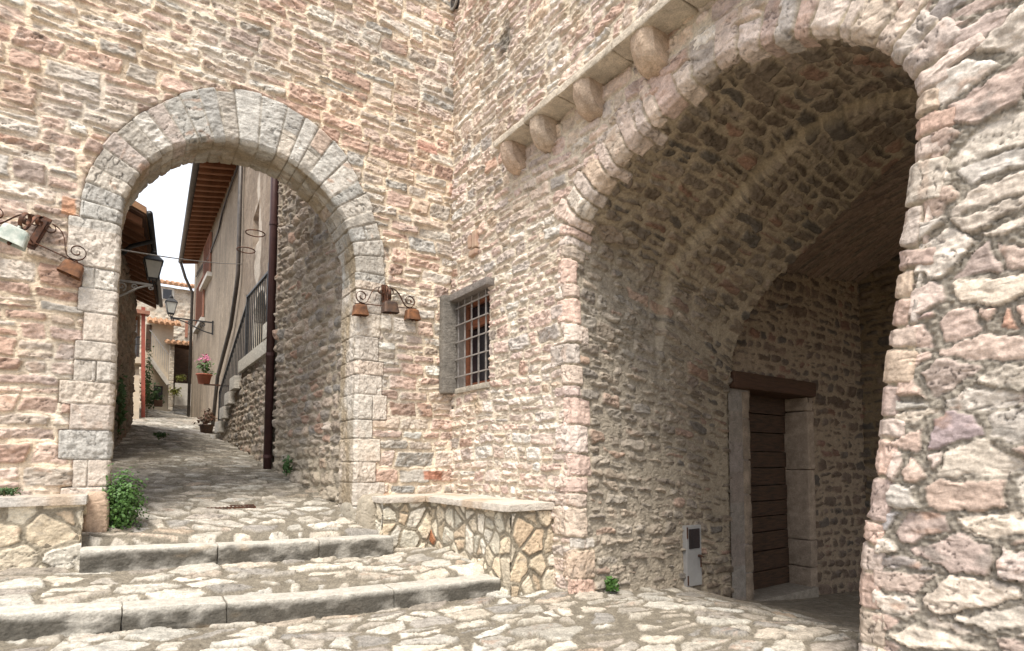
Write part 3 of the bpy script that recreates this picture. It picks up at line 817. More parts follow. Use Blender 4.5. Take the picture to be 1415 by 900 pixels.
# barred window
wf = MB()
fx = XB+.13
wf.box(fx, fx+.06, WY0-.02, WY0+.07, WZ0-.03, WZ1+.03); wf.box(fx, fx+.06, WY1-.10, WY1+.02, WZ0-.03, WZ1+.03)
wf.box(fx, fx+.055, WY0+.07, WY1-.10, WZ1-.34, WZ1-.24); wf.box(fx, fx+.058, WY0+.07, WY1-.10, WZ0-.03, WZ0+.06); wf.box(fx, fx+.056, WY0+.07, WY1-.10, WZ1-.05, WZ1+.03)
win_o = wf.build('window', M['redwood'], bld, bevel=.004)
g = MB(); g.box(fx+.062, fx+.075, WY0-.02, WY1+.02, WZ0-.03, WZ1+.03); g.build('pane', M['glassdark'], win_o)
gr = MB(); gx = XB-.005
for i in range(5):
    y = WY0+.06+(WY1-WY0-.14)*i/4; gr.bar((gx, y, WZ0-.02), (gx, y, WZ1+.02), .016, .016)
for i in range(5):
    z = WZ0+.14+(WZ1-WZ0-.22)*i/4; gr.bar((gx-.016, WY0-.01, z), (gx-.016, WY1+.01, z), .015, .015)
gr.build('grille', M['grille'], win_o)
rv = MB()  # plastered reveals
rv.box(XB+.01, XB+.2, WY0-.05, WY0-.004, WZ0-.04, WZ1+.04); rv.box(XB+.012, XB+.2, WY1+.004, WY1+.06, WZ0-.04, WZ1+.04)
rv.box(XB+.011, XB+.2, WY0-.004, WY1+.004, WZ1+.006, WZ1+.05); rv.box(XB+.011, XB+.2, WY0-.004, WY1+.004, WZ0-.05, WZ0-.004)
rv.build('window_reveal', M['greywood'], win_o)
sl = rough_block(XB-.20, XB+.03, WY1-.03, WY1+.085, 2.10, 3.36, 31, .02, .012, .02)
block_obj('window_jamb', [sl], stonecol((.17, .155, .135), 8, .55), M['dressed'], win_o)
ln = rough_block(XB-.115, XB+.05, WY0-.12, WY1-.03, WZ1+.005, WZ1+.095, 32, .02, .006, .010)
block_obj('window_lintel', [ln], stonecol((.20, .18, .165), 8, .25), M['dressed'], win_o)
sl = rough_block(XB-.04, XB+.16, WY0-.03, WY1-.04, WZ0-.075, WZ0-.006, 33, .02, .006, .012)
block_obj('window_sill', [sl], stonecol((.36, .325, .27), 8, .25), M['dressed'], win_o)

# drain hole high by the corner and the little relic set in the wall
dh = MB(); dh.tube([(XB-.06, 6.41, 7.33), (XB+.1, 6.41, 7.33)], .075, 16); dho = dh.build('drain_hole', M['glassdark'], bld)
rm = MB()
for k in range(16):
    a0, a1 = 2*math.pi*k/16, 2*math.pi*(k+1)/16
    rm.bar((XB-.055, 6.41+.085*math.cos(a0), 7.33+.085*math.sin(a0)), (XB-.055, 6.41+.085*math.cos(a1), 7.33+.085*math.sin(a1)), .02, .03)
rm.build('drain_rim', M['greywood'], bld)
pl = MB(); pl.box(XB-.052, XB+.02, 5.955, 6.03, 3.87, 4.03); pl.box(XB-.055, XB+.02, 5.83, 5.925, 3.84, 4.05); pl.box(XB-.048, XB+.02, 5.84, 6.01, 3.76, 3.83)
pl.build('wall_relic', M['relic'], bld, bevel=.014)

# meter box on the passage wall
mb = thing('meter_box', (5.27, 4.07, -.1), 'narrow grey steel meter box with a dark window set in the passage wall', 'meter box')
b_ = MB(); b_.box(5.12, 5.37, 4.065, 4.14, -.12, .535); b_.build('door_panel', M['metalbox'], mb, bevel=.005)
b_ = MB(); b_.box(5.155, 5.335, 4.057, 4.071, .285, .50); b_.build('window', M['glassdark'], mb, bevel=.004)
b_ = MB(); b_.tube([(5.32, 4.065, .20), (5.32, 4.04, .20)], .016, 10); b_.bar((5.32, 4.037, .20), (5.37, 4.037, .185), .012, .014); b_.bar((5.32, 4.037, .195), (5.32, 4.037, .08), .018, .006); b_.build('lock', M['iron'], mb)
b_ = MB(); b_.bar((5.128, 4.061, .52), (5.128, 4.061, .40), .012, .012); b_.build('hinge', M['iron'], mb)
b_ = MB(); b_.bar((5.128, 4.061, 0.0), (5.128, 4.061, -.10), .012, .012); b_.build('hinge', M['iron'], mb)

# ================================================================== GROUND
def rbf(ctrl, x, y, smooth=.02):
    c = np.array(ctrl, float); n = len(c)
    d = np.hypot(c[:, None, 0]-c[None, :, 0], c[:, None, 1]-c[None, :, 1])
    A = np.zeros((n+3, n+3)); A[:n, :n] = d-smooth*np.eye(n); A[:n, n] = 1; A[:n, n+1:] = c[:, :2]; A[n, :n] = 1; A[n+1:, :n] = c[:, :2].T
    sol = np.linalg.solve(A, np.concatenate([c[:, 2], [0, 0, 0]]))
    r = sol[n]+sol[n+1]*x+sol[n+2]*y
    for i in range(n): r = r+sol[i]*np.hypot(x-c[i, 0], y-c[i, 1])
    return r
K1 = np.array([(-2.6, 4.95), (-.56, 4.86), (.08, 4.84), (1.31, 4.72), (2.2, 4.64), (3.03, 4.60)])      # front line of the lower step
K1Z = [.33, .265, .215, .15, .14, .125]
K2 = np.array([(-.30, 5.90), (1.07, 5.90), (2.49, 5.90)])
K2Z = [.512, .455, .425]
pz = [(-.56, 4.86, .11), (.08, 4.84, .06), (1.31, 4.72, -.015), (2.2, 4.64, -.02), (3.05, 4.58, -.01), (3.55, 4.4, .02), (3.9, 4.1, -.02), (5.2, 4.1, -.13), (5.98, 4.1, -.37), (7, 4.2, -.49), (9.4, 4.1, -.68),
      (-2.6, 4.9, .2), (0, 2, .0), (3, 2, .0), (4.2, 1.9, .08), (-2.5, -1, .0), (3, -1, .0), (5.4, 2.4, -.25), (7, 2, -.45), (9.4, 1, -.65), (3.5, 3.2, .0), (2.5, 3.4, .0)]
t1z = [(-.56, 4.9, .262), (.08, 4.88, .213), (1.31, 4.76, .148), (2.2, 4.68, .138), (3.03, 4.65, .123), (3.03, 5.0, .20), (3.03, 5.64, .27), (2.5, 5.9, .222), (1.07, 5.9, .295), (-.18, 5.9, .325), (-.6, 5.9, .35), (-2.6, 5.9, .42), (3.3, 6.1, .25)]
az = [(-.30, 5.95, .51), (1.07, 5.95, .455), (2.49, 5.95, .425), (-.03, 6.4, .62), (-.03, 7.0, .78), (2.49, 6.45, .53), (2.31, 7.0, .69), (1.1, 7.0, .70), (2.15, 8.2, .90), (2.0, 9.43, 1.13), (2.0, 15.4, 1.80), (.1, 9.4, 1.15), (.27, 15.5, 2.08),
      (2.4, 20, 2.50), (.7, 20, 2.50), (2.4, 27, 3.05), (.9, 27, 3.40), (1.5, 30.5, 3.75), (-2, 20, 2.3), (-2, 28, 3.2), (5, 30, 3.7), (5, 20, 2.4), (-1, 12, 1.5)]
def flag(U, V, seed, sx, sy, relief=.014, dark=0., mort=MORT_F, pal=PAL_F):
    lay = subsplit(cells(U, V, seed, sx*1.1, sy*1.1, jit=.95, warp=.04, wf=5.), seed+1, .42, sx, sy)
    big = cells(U, V, seed+900, sx*2.2, sy*2., jit=.9, warp=.0)[1]
    mw = .013+.034*sstep(-.1, .5, fbm(U*1.1, V*1.1, seed+2, 2))+.020*rnd(lay[1], 33, seed)
    h, c, pr = dress((lay[0]-mw, lay[1], lay[2], lay[3]), U, V, seed, pal, mort, mw=.0, pill=.007, amp=relief*1.25, rough=.007, grit=.012, mvar=.014, bed=.4, stain=.4)
    dirt = ((sstep(-.15, .45, fbm(U*1.3, V*1.3, seed+5, 4))*.34+dark)*(.25+.9*rnd(lay[1], 37, seed)))[..., None].clip(0, .8)
    c = c*(1-dirt)+np.array([.19, .167, .13])*dirt
    return h, c
def sheet(name, U, V, ctrl, seed, sx, sy, label_kind='structure', keep=None, mod=None, **kw):
    h, c = flag(U, V, seed, sx, sy, **kw)
    z = rbf(ctrl, U, V)
    if mod is not None: z, h, c = mod(U, V, z, h, c)
    P = np.stack([U, V, z+h-.012], -1)
    o = link(name, grid_mesh(name, P, c, keep), M['ground'])
    o['kind'] = 'structure'
    return o
xs = lines((-3.5, -1.0, .06), (-1.0, 4.2, .0125), (4.2, 9.45, .022)); ys = lines((-1.5, 1.4, .06), (1.4, 4.98, .0125))
U, V = np.meshgrid(xs, ys, indexing='ij')
def mod_plaza(U, V, z, h, c):
    k = sstep(4.7, 6.2, U+.7*pn(U*1.5, V*1.5, 6))            # inside the passage: worn cement screed
    sc_ = np.array([.25, .21, .155])*(1+.22*fbm(U*2.2, V*3.5, 14, 4))[..., None]
    return z, h*(1-.85*k), c*(1-.85*k)[..., None]+sc_*.85*k[..., None]
sheet('plaza_ground', U, V, pz, 301, .33, .20, mod=mod_plaza)
xs = lines((-2.8, -1.0, .05), (-1.0, 3.6, .0125)); ys = lines((4.55, 6.56, .0125))
U, V = np.meshgrid(xs, ys, indexing='ij')
front = np.interp(xs, K1[:, 0], K1[:, 1])[:, None]
V2 = front+.215+(V-4.55)*(6.56-front-.215)/(6.56-4.55)
def mod_tread(U, V, z, h, c):
    e = V-np.interp(U, K1[:, 0], K1[:, 1])-.215
    return z-.12*sstep(.12, .0, e), h*sstep(0, .15, e), c
sheet('step_tread', U, V2, t1z, 317, .35, .20, mod=mod_tread)
xs = lines((-.42, 2.56, .0125)); ys = lines((6.11, 9.5, .0125), (9.5, 16, .022))
U, V = np.meshgrid(xs, ys, indexing='ij')
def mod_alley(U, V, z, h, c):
    k = (sstep(6.7, 7.7, V+.4*pn(U*2, V*2, 4))*np.clip(.58+.9*fbm(U*4, V*5, 44, 3), .1, .85))[..., None]      # moss and trodden dirt further up, plus arch and wall shade put into the colour
    z = z-.12*sstep(6.22, 6.11, V)
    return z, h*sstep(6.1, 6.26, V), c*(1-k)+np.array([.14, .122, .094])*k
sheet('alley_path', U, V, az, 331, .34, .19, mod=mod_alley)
xs = lines((-3.2, 6, .05)); ys = lines((15.8, 34, .06))
U, V = np.meshgrid(xs, ys, indexing='ij')
sheet('alley_path', U, V, az, 337, .5, .3, mod=lambda U, V, z, h, c: (z-.004, h, c*.8))
xs = lines((-3.2, -.40, .05)); ys = lines((6.9, 15.9, .06))
U, V = np.meshgrid(xs, ys, indexing='ij')
sheet('alley_path', U, V, az, 339, .5, .3, mod=lambda U, V, z, h, c: (z-.02, h, c*.8))

# terrain all round, well below the paving
g = MB(); R_ = 220
g.add([(-R_, -R_, -2.5), (R_, -R_, -2.5), (R_, R_, -2.5), (-R_, R_, -2.5)], [(0, 1, 2, 3)])
tag(g.build('ground', M['earth']), kind='structure')

# kerb stones of the two steps: pale worn arrises, black weathered risers
def kerbcol(seed, pts, zs_):
    def f(co, ids):
        x, y, z = co[:, 0], co[:, 1], co[:, 2]
        n = fbm(x*3.2+seed, z*5+y*3, seed, 4)
        base = np.array([.47, .445, .395])[None]*(1+.14*fbm(x*9, z*9+y*9, seed+4, 3)+.16*(rnd(ids, 3, seed)-.5))[:, None]
        k = np.zeros(len(x))
        fr = sstep(.035, .004, y-np.interp(x, pts[:, 0], pts[:, 1]))*sstep(-.020, -.075, z-.018+.035*fbm(x*4, y*3, seed+2, 3)-np.interp(x, pts[:, 0], zs_))
        k = fr*np.clip(.80+1.5*n+.35*(rnd(ids, 7, seed)-.5), 0, .95)
        c = base*(1-k)[:, None]+np.array([.075, .068, .056])*k[:, None]
        rs = (sstep(.25, .55, fbm(x*2.1, y*2+z*4, seed+9, 3))*.4)[:, None]
        return c*(1-rs)+np.array([.34, .24, .14])*rs
    return f
def kerb(name, pts, zs_, cuts, depth, hgt, seed):
    bl = []
    for i in range(len(cuts)-1):
        a, b = cuts[i]+.003, cuts[i+1]-.003
        def wz(P, a=a, b=b):
            x = P[:, 0]
            P[:, 1] += np.interp(x, pts[:, 0], pts[:, 1]); P[:, 2] += np.interp(x, pts[:, 0], zs_); return P
        bl.append(rough_block(a, b, 0, depth, -hgt, 0, seed+i, .011, .008, .011, wz))
    o = block_obj(name, bl, kerbcol(seed, pts, zs_), M['dressed']); o['kind'] = 'structure'
    return o
kerb('kerb', K1, K1Z, [-2.6, -1.2, .07, .72, 2.0, 3.06], .26, .24, 400)
kerb('kerb', K2, K2Z, [-.22, .80, 1.72, 2.52], .24, .23, 430)

# iron drain grate across the lane just inside the arch
q_ = at(268, 688, 1, 7.15); zd = float(rbf(az, np.array([1.03]), np.array([7.16]))[0])-.008
m_ = MB(); m_.box(.72, 1.34, 7.10, 7.125, zd-.05, zd-.004); m_.box(.72, 1.34, 7.205, 7.23, zd-.05, zd+.010)
for k in range(16): x = .725+k*.04; m_.box(x, x+.014, 7.126, 7.204, zd-.05, zd)
t = thing('drain_grate', (1.0, 7.16, zd-.05), 'narrow rusty drain grate let into the paving just inside the arch', 'drain')
m_.build('grate', M['iron'], t)
m_ = MB(); m_.box(.72, 1.34, 7.127, 7.203, zd-.09, zd-.052); m_.build('drain_bed', M['glassdark'], t)

# ================================================================== BENCHES
PAL_BN = [(4, (.62, .56, .45)), (3, (.58, .49, .365)), (2, (.64, .60, .52)), (1, (.50, .40, .29)), (.09, (.42, .18, .09))]
def paving(origin, du, dv, nrm, lu, lv, seed, sx, sy):
    """a slab-faced vertical panel as (P, C)"""
    u = np.arange(0, lu+.006, .0095); v = np.arange(0, lv+.006, .0095)
    U, V = np.meshgrid(u, v, indexing='ij')
    lay = subsplit(cells(U, V, seed, sx*1.05, sy*1.05, jit=.98, warp=.025, brick=True), seed+1, .35, sx, sy)
    h, c, _ = dress(lay, U, V, seed, PAL_BN, (.27, .235, .18), mw=.017, pill=.010, amp=.016, rough=.006, grit=.008, mvar=.013, bed=.2, stain=.4)
    du, dv, nrm = map(np.array, (du, dv, nrm))
    P = np.array(origin)+U[..., None]*du+V[..., None]*dv+h[..., None]*nrm
    return P, c
def panels(name, ps, mat, parent, extra):
    co = []; qs = []; cl = []; k = 0
    for P, C in ps:
        n, m = P.shape[:2]; idx = np.arange(n*m).reshape(n, m)+k
        qs.append(np.stack([idx[:-1, :-1], idx[1:, :-1], idx[1:, 1:], idx[:-1, 1:]], -1).reshape(-1, 4)); co.append(P.reshape(-1, 3)); cl.append(C.reshape(-1, 3)); k += n*m
    for (e, q, c) in extra:
        co.append(np.array(e, float)); qs.append(np.array(q)+k); cl.append(np.tile(np.array(c, float), (len(e), 1))); k += len(e)
    return link(name, raw_mesh(name, np.concatenate(co), np.concatenate(qs), np.concatenate(cl)), mat, parent)
X_, Y_, Z_ = (1, 0, 0), (0, 1, 0), (0, 0, 1)
bR = thing('stone_bench', (3.2, 5.5, .1), 'long L shaped stone bench in the corner below the barred window', 'bench')
panels('bench_base', [paving((2.46, 6.08, .1), X_, Z_, (0, -1, 0), .62, .68, 501, .17, .20),
                      paving((3.055, 4.43, -.1), Y_, Z_, (-1, 0, 0), 1.66, .88, 503, .17, .20),
                      paving((3.045, 4.42, -.1), X_, Z_, (0, -1, 0), .53, .88, 505, .19, .22),
                      paving((2.465, 6.07, .1), Y_, Z_, (-1, 0, 0), .45, .68, 507, .17, .2)],
       M['dressed'], bR, [body(2.475, 3.5, 6.09, 6.48, 0, .775, (.3, .26, .2)), body(3.065, 3.5, 4.44, 6.09, -.15, .775, (.3, .26, .2))])
def slabcol(base, seed):
    def f(co, ids):
        c = np.array(base)[None]*(1+.12*fbm(co[:, 0]*5+co[:, 1]*5, co[:, 2]*9+co[:, 1]*2, seed, 4)+.10*(rnd(ids, 3, seed)-.5))[:, None]
        rs = (sstep(.05, .40, fbm(co[:, 0]*1.7+3, co[:, 1]*1.7, seed+2, 3))*.55)[:, None]
        return c*(1-rs)+np.array([.40, .27, .16])*rs
    return f
block_obj('seat_slab', [rough_block(2.42, 2.955, 6.02, 6.50, .772, .842, 511, .016, .004, .008), rough_block(2.96, 3.54, 5.30, 6.50, .772, .840, 512, .016, .004, .008),
                        rough_block(2.96, 3.54, 4.37, 5.295, .768, .838, 513, .016, .004, .008)], slabcol((.52, .47, .41), 21), M['dressed'], bR)
bL = thing('stone_bench', (-.8, 6.2, .3), 'short stone bench with a straight pale slab left of the arch', 'bench')
panels('bench_base', [paving((-2.6, 6.10, .15), X_, Z_, (0, -1, 0), 2.38, .73, 521, .24, .20), paving((-.225, 6.09, .15), Y_, Z_, (1, 0, 0), .42, .73, 523, .22, .2)],
       M['dressed'], bL, [body(-2.6, -.235, 6.11, 6.5, .1, .875, (.3, .26, .2))])
block_obj('seat_slab', [rough_block(-2.6, -1.45, 6.045, 6.50, .868, .945, 531, .016, .004, .008), rough_block(-1.445, -.19, 6.04, 6.50, .868, .945, 532, .016, .004, .008)], slabcol((.50, .47, .43), 23), M['dressed'], bL)

# ================================================================== BELL BRACKETS
def spiral(c, r0, turns, start, e1, e2, n=26, sgn=1):
    c, e1, e2 = Vector(c), Vector(e1), Vector(e2)
    return [c+(e1*math.cos(start+sgn*2*math.pi*turns*i/n)+e2*math.sin(start+sgn*2*math.pi*turns*i/n))*r0*(1-.78*i/n) for i in range(n+1)]
def bez(a, b, c, d, n=12):
    a, b, c, d = map(Vector, (a, b, c, d))
    return [a*(1-t)**3+b*3*t*(1-t)**2+c*3*t*t*(1-t)+d*t**3 for t in [i/n for i in range(n+1)]]
def bell_bracket(org, tilt, label, bells):
    """a strap on the wall, two arms along the wall and one forward, each ending in a scroll that carries a bell"""
    rot = Matrix.Rotation(tilt, 4, 'Y'); T = Matrix.Translation(org) @ rot
    t = thing('bell_bracket', org, label, 'bracket', 'iron brackets with bells')
    m_ = MB(); m_.box(-.035, .035, -.03, .0, -.20, .12); m_.box(-.022, .022, -.055, -.03, -.17, .09); m_.build('wall_strap', M['iron'], t, bevel=.004, xf=T)
    ends = {}
    for key, e in (('l', Vector((-1, 0, 0))), ('r', Vector((1, 0, 0))), ('f', Vector((-.25, -.97, 0)))):
        L = .36 if key != 'f' else .30
        st = Vector((0, -.05, .08))
        z = Vector((0, 0, 1))
        a = spiral(st+e*.055-z*.05, .05, 1.1, math.pi/2, e, z, 16, -1)[::-1]
        b = bez(a[-1], a[-1]+e*.16, st+e*(L-.17)-z*.22, st+e*(L-.07)-z*.215, 14)
        c = spiral(st+e*(L-.06)-z*.135, .08, 1.35, -math.pi/2, e, z, 26, 1)
        m_ = MB(); m_.tube(a+b[1:]+c[1:], .0085, 8, flat=(-e.y, e.x, 0)); m_.build('scroll_arm', M['iron'], t, True, xf=T)
        ends[key] = st+e*(L-.03)-z*.225
    m_ = MB(); m_.tube([ends['l']-Vector((.06, 0, 0)), ends['r']+Vector((.06, 0, 0))], .006, 6); m_.tube([Vector((0, -.05, ends['f'].z)), ends['f']], .006, 6); m_.build('cross_bar', M['iron'], t, xf=T)
    for key, (mat, lab, sc) in bells.items():
        p = ends[key]
        m_ = MB(); w, d_, hh = .085*sc, .05*sc, .125*sc
        prof = [(.60, 0), (.86, -.012), (.93, -.035), (.97, -.5*hh), (1.10, -hh), (1.03, -hh), (.90, -.5*hh)]
        prof = [(a_*w, z_) for a_, z_ in prof]
        vs, n = [], 20
        for (r, z_) in prof:
            for k in range(n):
                a = 2*math.pi*k/n; ca, sa = math.cos(a), math.sin(a)
                q = .36
                vs.append((p.x+r*math.copysign(abs(ca)**q, ca), p.y+r*.62*math.copysign(abs(sa)**q, sa), p.z-.012+z_))
        fs = [(i*n+k, i*n+(k+1) % n, (i+1)*n+(k+1) % n, (i+1)*n+k) for i in range(len(prof)-1) for k in range(n)]+[tuple(range(n))]
        m_.add(vs, fs); m_.tube([p+Vector((0, 0, -.015)), p+Vector((0, 0, .012))], .012, 6)
        root = thing('bell', tuple(T @ p), lab, 'bell', 'bells hung on the brackets')
        m_.build('bell_body', M[mat], root, False, xf=T)
        m_ = MB(); m_.tube([p-Vector((0, 0, .03)), p-Vector((0, 0, hh*.95))], .006, 6); m_.lathe(p-Vector((0, 0, hh+.02)), [(.004, .03), (.016, .015), (.016, .0), (.004, -.01)], 10)
        m_.build('clapper', M['iron'], root, xf=T)
    return t
pL = at(57, 318, 1, YA-.03); pR = at(531, 408, 1, YA-.03)
bell_bracket(tuple(pL), .36, 'crooked wrought iron scroll bracket left of the arch, sagging to the right', {
    'l': ('rust', 'rusty bell at the outer left end of the crooked bracket', 1.), 'r': ('rust', 'rusty bell on the lower right end of the crooked bracket', 1.),
    'f': ('verdigris', 'pale green verdigris bell on the crooked bracket', 1.15)})
bell_bracket(tuple(pR), -.07, 'level wrought iron scroll bracket between the arch and the barred window', {
    'l': ('rust', 'rusty bell beside the right jamb of the arch, on the level bracket', 1.), 'r': ('rust', 'rusty bell on the end of the level bracket nearest the barred window', 1.05),
    'f': ('darkrust', 'dark brown bell hanging forward in the middle of the level bracket', 1.05)})

# ================================================================== PLANTS
def leafy(c, r, n, size, seed, mb=None, shell=.5, up=.3, clamp=None):
    rg = random.Random(seed); mb = mb or MB(); c = Vector(c)
    cl = [Vector((rg.gauss(0, 1), rg.gauss(0, 1), rg.gauss(0, 1))).normalized()*rg.uniform(.3, 1) for _ in range(max(4, n//40))]
    for i in range(n):
        k = cl[rg.randrange(len(cl))]
        v = k*.75+Vector((rg.gauss(0, .26), rg.gauss(0, .26), rg.gauss(0, .26)))
        p = c+Vector((v.x*r[0], v.y*r[1], v.z*r[2]))
        if clamp and not clamp(p): continue
        nr = (v.normalized()+Vector((rg.gauss(0, .5), rg.gauss(0, .5), up+rg.gauss(0, .5)))).normalized()
        ax = nr.orthogonal(); ax.rotate(Matrix.Rotation(rg.uniform(0, 6.28), 3, nr))
        s = size*rg.uniform(.6, 1.25); mb.leaf(p, nr, ax, s, s*.62)
    return mb
def plant(name, base, top, r, n, size, mat, label, cat, seed, stems=6, group=None, clamp=None):
    t = thing(name, base, label, cat, group)
    c = Vector(top)
    leafy(c, r, n, size, seed, clamp=clamp).build('foliage', M[mat], t, True)
    rg = random.Random(seed+1); m_ = MB()
    for k in range(stems):
        e = c+Vector((rg.uniform(-.7, .7)*r[0], rg.uniform(-.7, .7)*r[1], rg.uniform(-.3, .7)*r[2]))
        m_.tube([Vector(base), (Vector(base)+e)/2+Vector((rg.uniform(-.02, .02),)*3), e], .005, 5, .002)
    m_.build('stem', M['stem'], t)
    return t
pb = at(172, 728, 1, 6.42)
plant('shrub', (.06, 6.50, .60), (.07, 6.46, .83), (.18, .17, .31), 2600, .036, 'leaf', 'bushy green shrub growing at the foot of the left jamb of the arch', 'shrub', 31)
plant('weed', (-.72, 6.36, .93), (-.72, 6.36, .985), (.13, .07, .045), 220, .026, 'leafdark', 'low green weed on the left bench slab against the wall', 'weed', 33, 3)
pw = at(843, 822, 1, 4.04)
plant('weed', (pw[0], 4.05, pw[2]-.02), (pw[0], 4.02, pw[2]+.10), (.05, .05, .12), 60, .07, 'leaf', 'small green weed at the foot of the passage wall', 'weed', 35, 4)
pw = at(403, 655, 0, 2.10)
plant('weed', (2.1, pw[1], pw[2]-.05), (2.04, pw[1], pw[2]+.14), (.08, .10, .16), 90, .07, 'leafdark', 'dark green weed at the foot of the rough alley wall', 'weed', 37, 4)
pw = at(219, 606, 1, 12.5)
plant('weed', (pw[0], 12.5, pw[2]-.02), (pw[0], 12.5, pw[2]+.07), (.16, .12, .07), 110, .05, 'leafdark', 'tuft of weed growing in the middle of the alley paving', 'weed', 39, 3)

# ================================================================== ALLEY, RIGHT SIDE
NW = thing('rubble_wall', (2.2, 8, .8), 'rough brown rubble wall seen through the right half of the arch', 'wall')
L0 = 2.47; us = np.arange(0, L0+.01, .0155); vs_ = np.arange(.3, 9.0, .0155)
U, V = np.meshgrid(us, vs_, indexing='ij')
lay = coursed(U, V, 603, hr=(.12, .21), lr=(.13, .34), warp=.05, wave=.04, split=.2, rad=.07)
h, c, _ = dress(lay, U, V, 603, PAL_N, MORT_N, mw=.012, pill=.045, amp=.050, rough=.026, mvar=.014, stain=.35)
low = sstep(1.5, 1.1, V-.18*U+.2*pn(U*3, V*3, 3))[..., None]*.45
c = c*(1-low)+np.array([.38, .33, .25])*low
dx, dy = -.1253/1.0078, 1/1.0078
P = np.stack([2.34+dx*U-dy*h, 6.98+dy*U+dx*h, V], -1)
quad = [(2.40, 7.02, .2), (2.40+.8, 7.02, .2), (2.80, 9.46, .2), (2.08, 9.44, .2)]
ex = ([*quad, *[(a, b, 9.0) for a, b, _ in quad]], BQ, (.3, .25, .2))
link('masonry', grid_mesh('masonry', P, c, flip=True, extra=[ex]), M['stone'], NW)

dp = thing('drainpipe', (1.93, 9.50, 1.1), 'maroon drainpipe running down the near corner of the alley wall', 'drainpipe')
m_ = MB(); m_.tube([(1.945, 9.50, 1.08), (1.965, 9.50, 9.2)], .062, 14); m_.build('pipe', M['pipe'], dp, True)
for z in (1.3, 2.9, 5.0):
    m_ = MB(); m_.tube([(1.945+.002*z, 9.50, z), (1.945+.002*z, 9.50, z+.05)], .070, 14); m_.build('clamp', M['pipe'], dp)

# stucco houses
PX = 2.5
def zP(z): return 1.22+(z-1.22)*.909
house = thing('stucco_house', (PX+1, 14, 1.5), 'near grey-brown stucco house above the outdoor stair', 'house')
ys = lines((9.46, 15.75, .03)); zs = lines((.8, 11.2, .03))
U, V = np.meshgrid(ys, zs, indexing='ij')
def stucco(U, V, seed, base, patch):
    k = fbm(U*1.2, V*.8, seed, 4); k2 = fbm(U*7, V*7, seed+3, 3)
    c = np.array(base)*(1+.38*k+.26*k2)[..., None]
    st = (sstep(.0, .4, fbm(U*2.2, V*.35, seed+5, 3)+.3*k2)*.6)[..., None]
    c = c*(1-st)+np.array(patch)*st
    return .012*k+.008*k2, c
h, c = stucco(U, V, 701, (.225, .18, .138), (.33, .28, .225))
# repaired white plaster streaks round the niche
wp = sstep(1., .6, np.hypot((U-13.75)/.42, (V-6.2)/1.7)+.9*fbm(U*3, V*2, 7, 3))[..., None]*.8
c = c*(1-wp)+np.array([.52, .47, .40])*wp
# pointed niche and arched doorway recessed in the wall
nic = (np.abs(U-14.0) < .32) & (V > 6.25) & (V < 7.15-np.clip((U-13.7)*.3, 0, .4))
dr = (((np.abs(U-13.35) < .62) & (V > 2.9) & (V < 4.35)) | (np.hypot(U-13.35, V-4.35) < .62))
P = np.stack([PX-h+np.where(nic, .16, 0)+np.where(dr, .22, 0), U, V], -1)
ring = (np.abs(np.hypot(U-13.35, np.clip(V-4.35, 0, 9))-.68) < .07) & (V > 3.0)
c = np.where(ring[..., None], np.array([.60, .55, .47]), c)
c = np.where(dr[..., None], np.array([.24, .19, .13]), c)
link('wall', grid_mesh('wall', P, c, flip=True, extra=[body(PX+.28, PX+4, 9.46, 15.7, .5, 11.1), body(PX+.01, PX+.28, 9.47, 9.6, .5, 11.1)]), M['stucco'], house)
m_ = MB(); m_.hexa([(PX-.4, 9.3, 11.1), (PX+4.2, 9.3, 11.1), (PX+4.2, 15.7, 11.1), (PX-.4, 15.7, 11.1), (PX-.4, 9.3, 11.25), (PX+4.2, 9.3, 12.3), (PX+4.2, 15.7, 12.3), (PX-.4, 15.7, 11.25)])
m_.build('roof', M['tile'], house)
for (y, z) in ((12.9, 6.10), (13.95, 6.06)):
    m_ = MB(); m_.tube([(PX-.21-.19*math.cos(a), y+.19*math.sin(a), z+.0) for a in [i*math.pi/10 for i in range(21)]], .013, 6)
    m_.build('flower_pot_ring', M['iron'], house)
h2 = thing('stucco_house', (PX+1, 21, 2.5), 'farther beige stucco house with raftered eaves and red shutters', 'house')
ys = lines((15.76, 27.2, .05)); zs = lines((1.2, 9.7, .05))
U, V = np.meshgrid(ys, zs, indexing='ij')
h, c = stucco(U, V, 711, (.30, .245, .188), (.21, .175, .14))
P = np.stack([PX-h, U, V], -1)
link('wall', grid_mesh('wall', P, c, flip=True, extra=[body(PX+.03, PX+4, 15.72, 27.2, .9, 9.75, (.38, .31, .24))]), M['stucco'], h2)
# eaves: roof, boards, rafters, gutter
ez = 9.30
def gx_(y): return 1.60+(y-17.4)*.04
m_ = MB(); m_.hexa([(gx_(15.7), 15.7, ez+.10), (PX+4, 15.7, ez+1.05), (PX+4, 27.3, ez+1.05), (gx_(26.2), 26.2, ez+.10), (gx_(15.7), 15.7, ez+.20), (PX+4, 15.7, ez+1.17), (PX+4, 27.3, ez+1.17), (gx_(26.2), 26.2, ez+.20)])
m_.build('roof', M['tile'], h2)
m_ = MB(); m_.hexa([(gx_(15.7)+.01, 15.7, ez+.06), (PX+.2, 15.7, ez+.30), (PX+.2, 26.3, ez+.30), (gx_(26.2)+.01, 26.2, ez+.06), (gx_(15.7)+.01, 15.7, ez+.095), (PX+.2, 15.7, ez+.335), (PX+.2, 26.3, ez+.335), (gx_(26.2)+.01, 26.2, ez+.095)])
m_.build('eave_board', M['board'], h2)
m0 = None
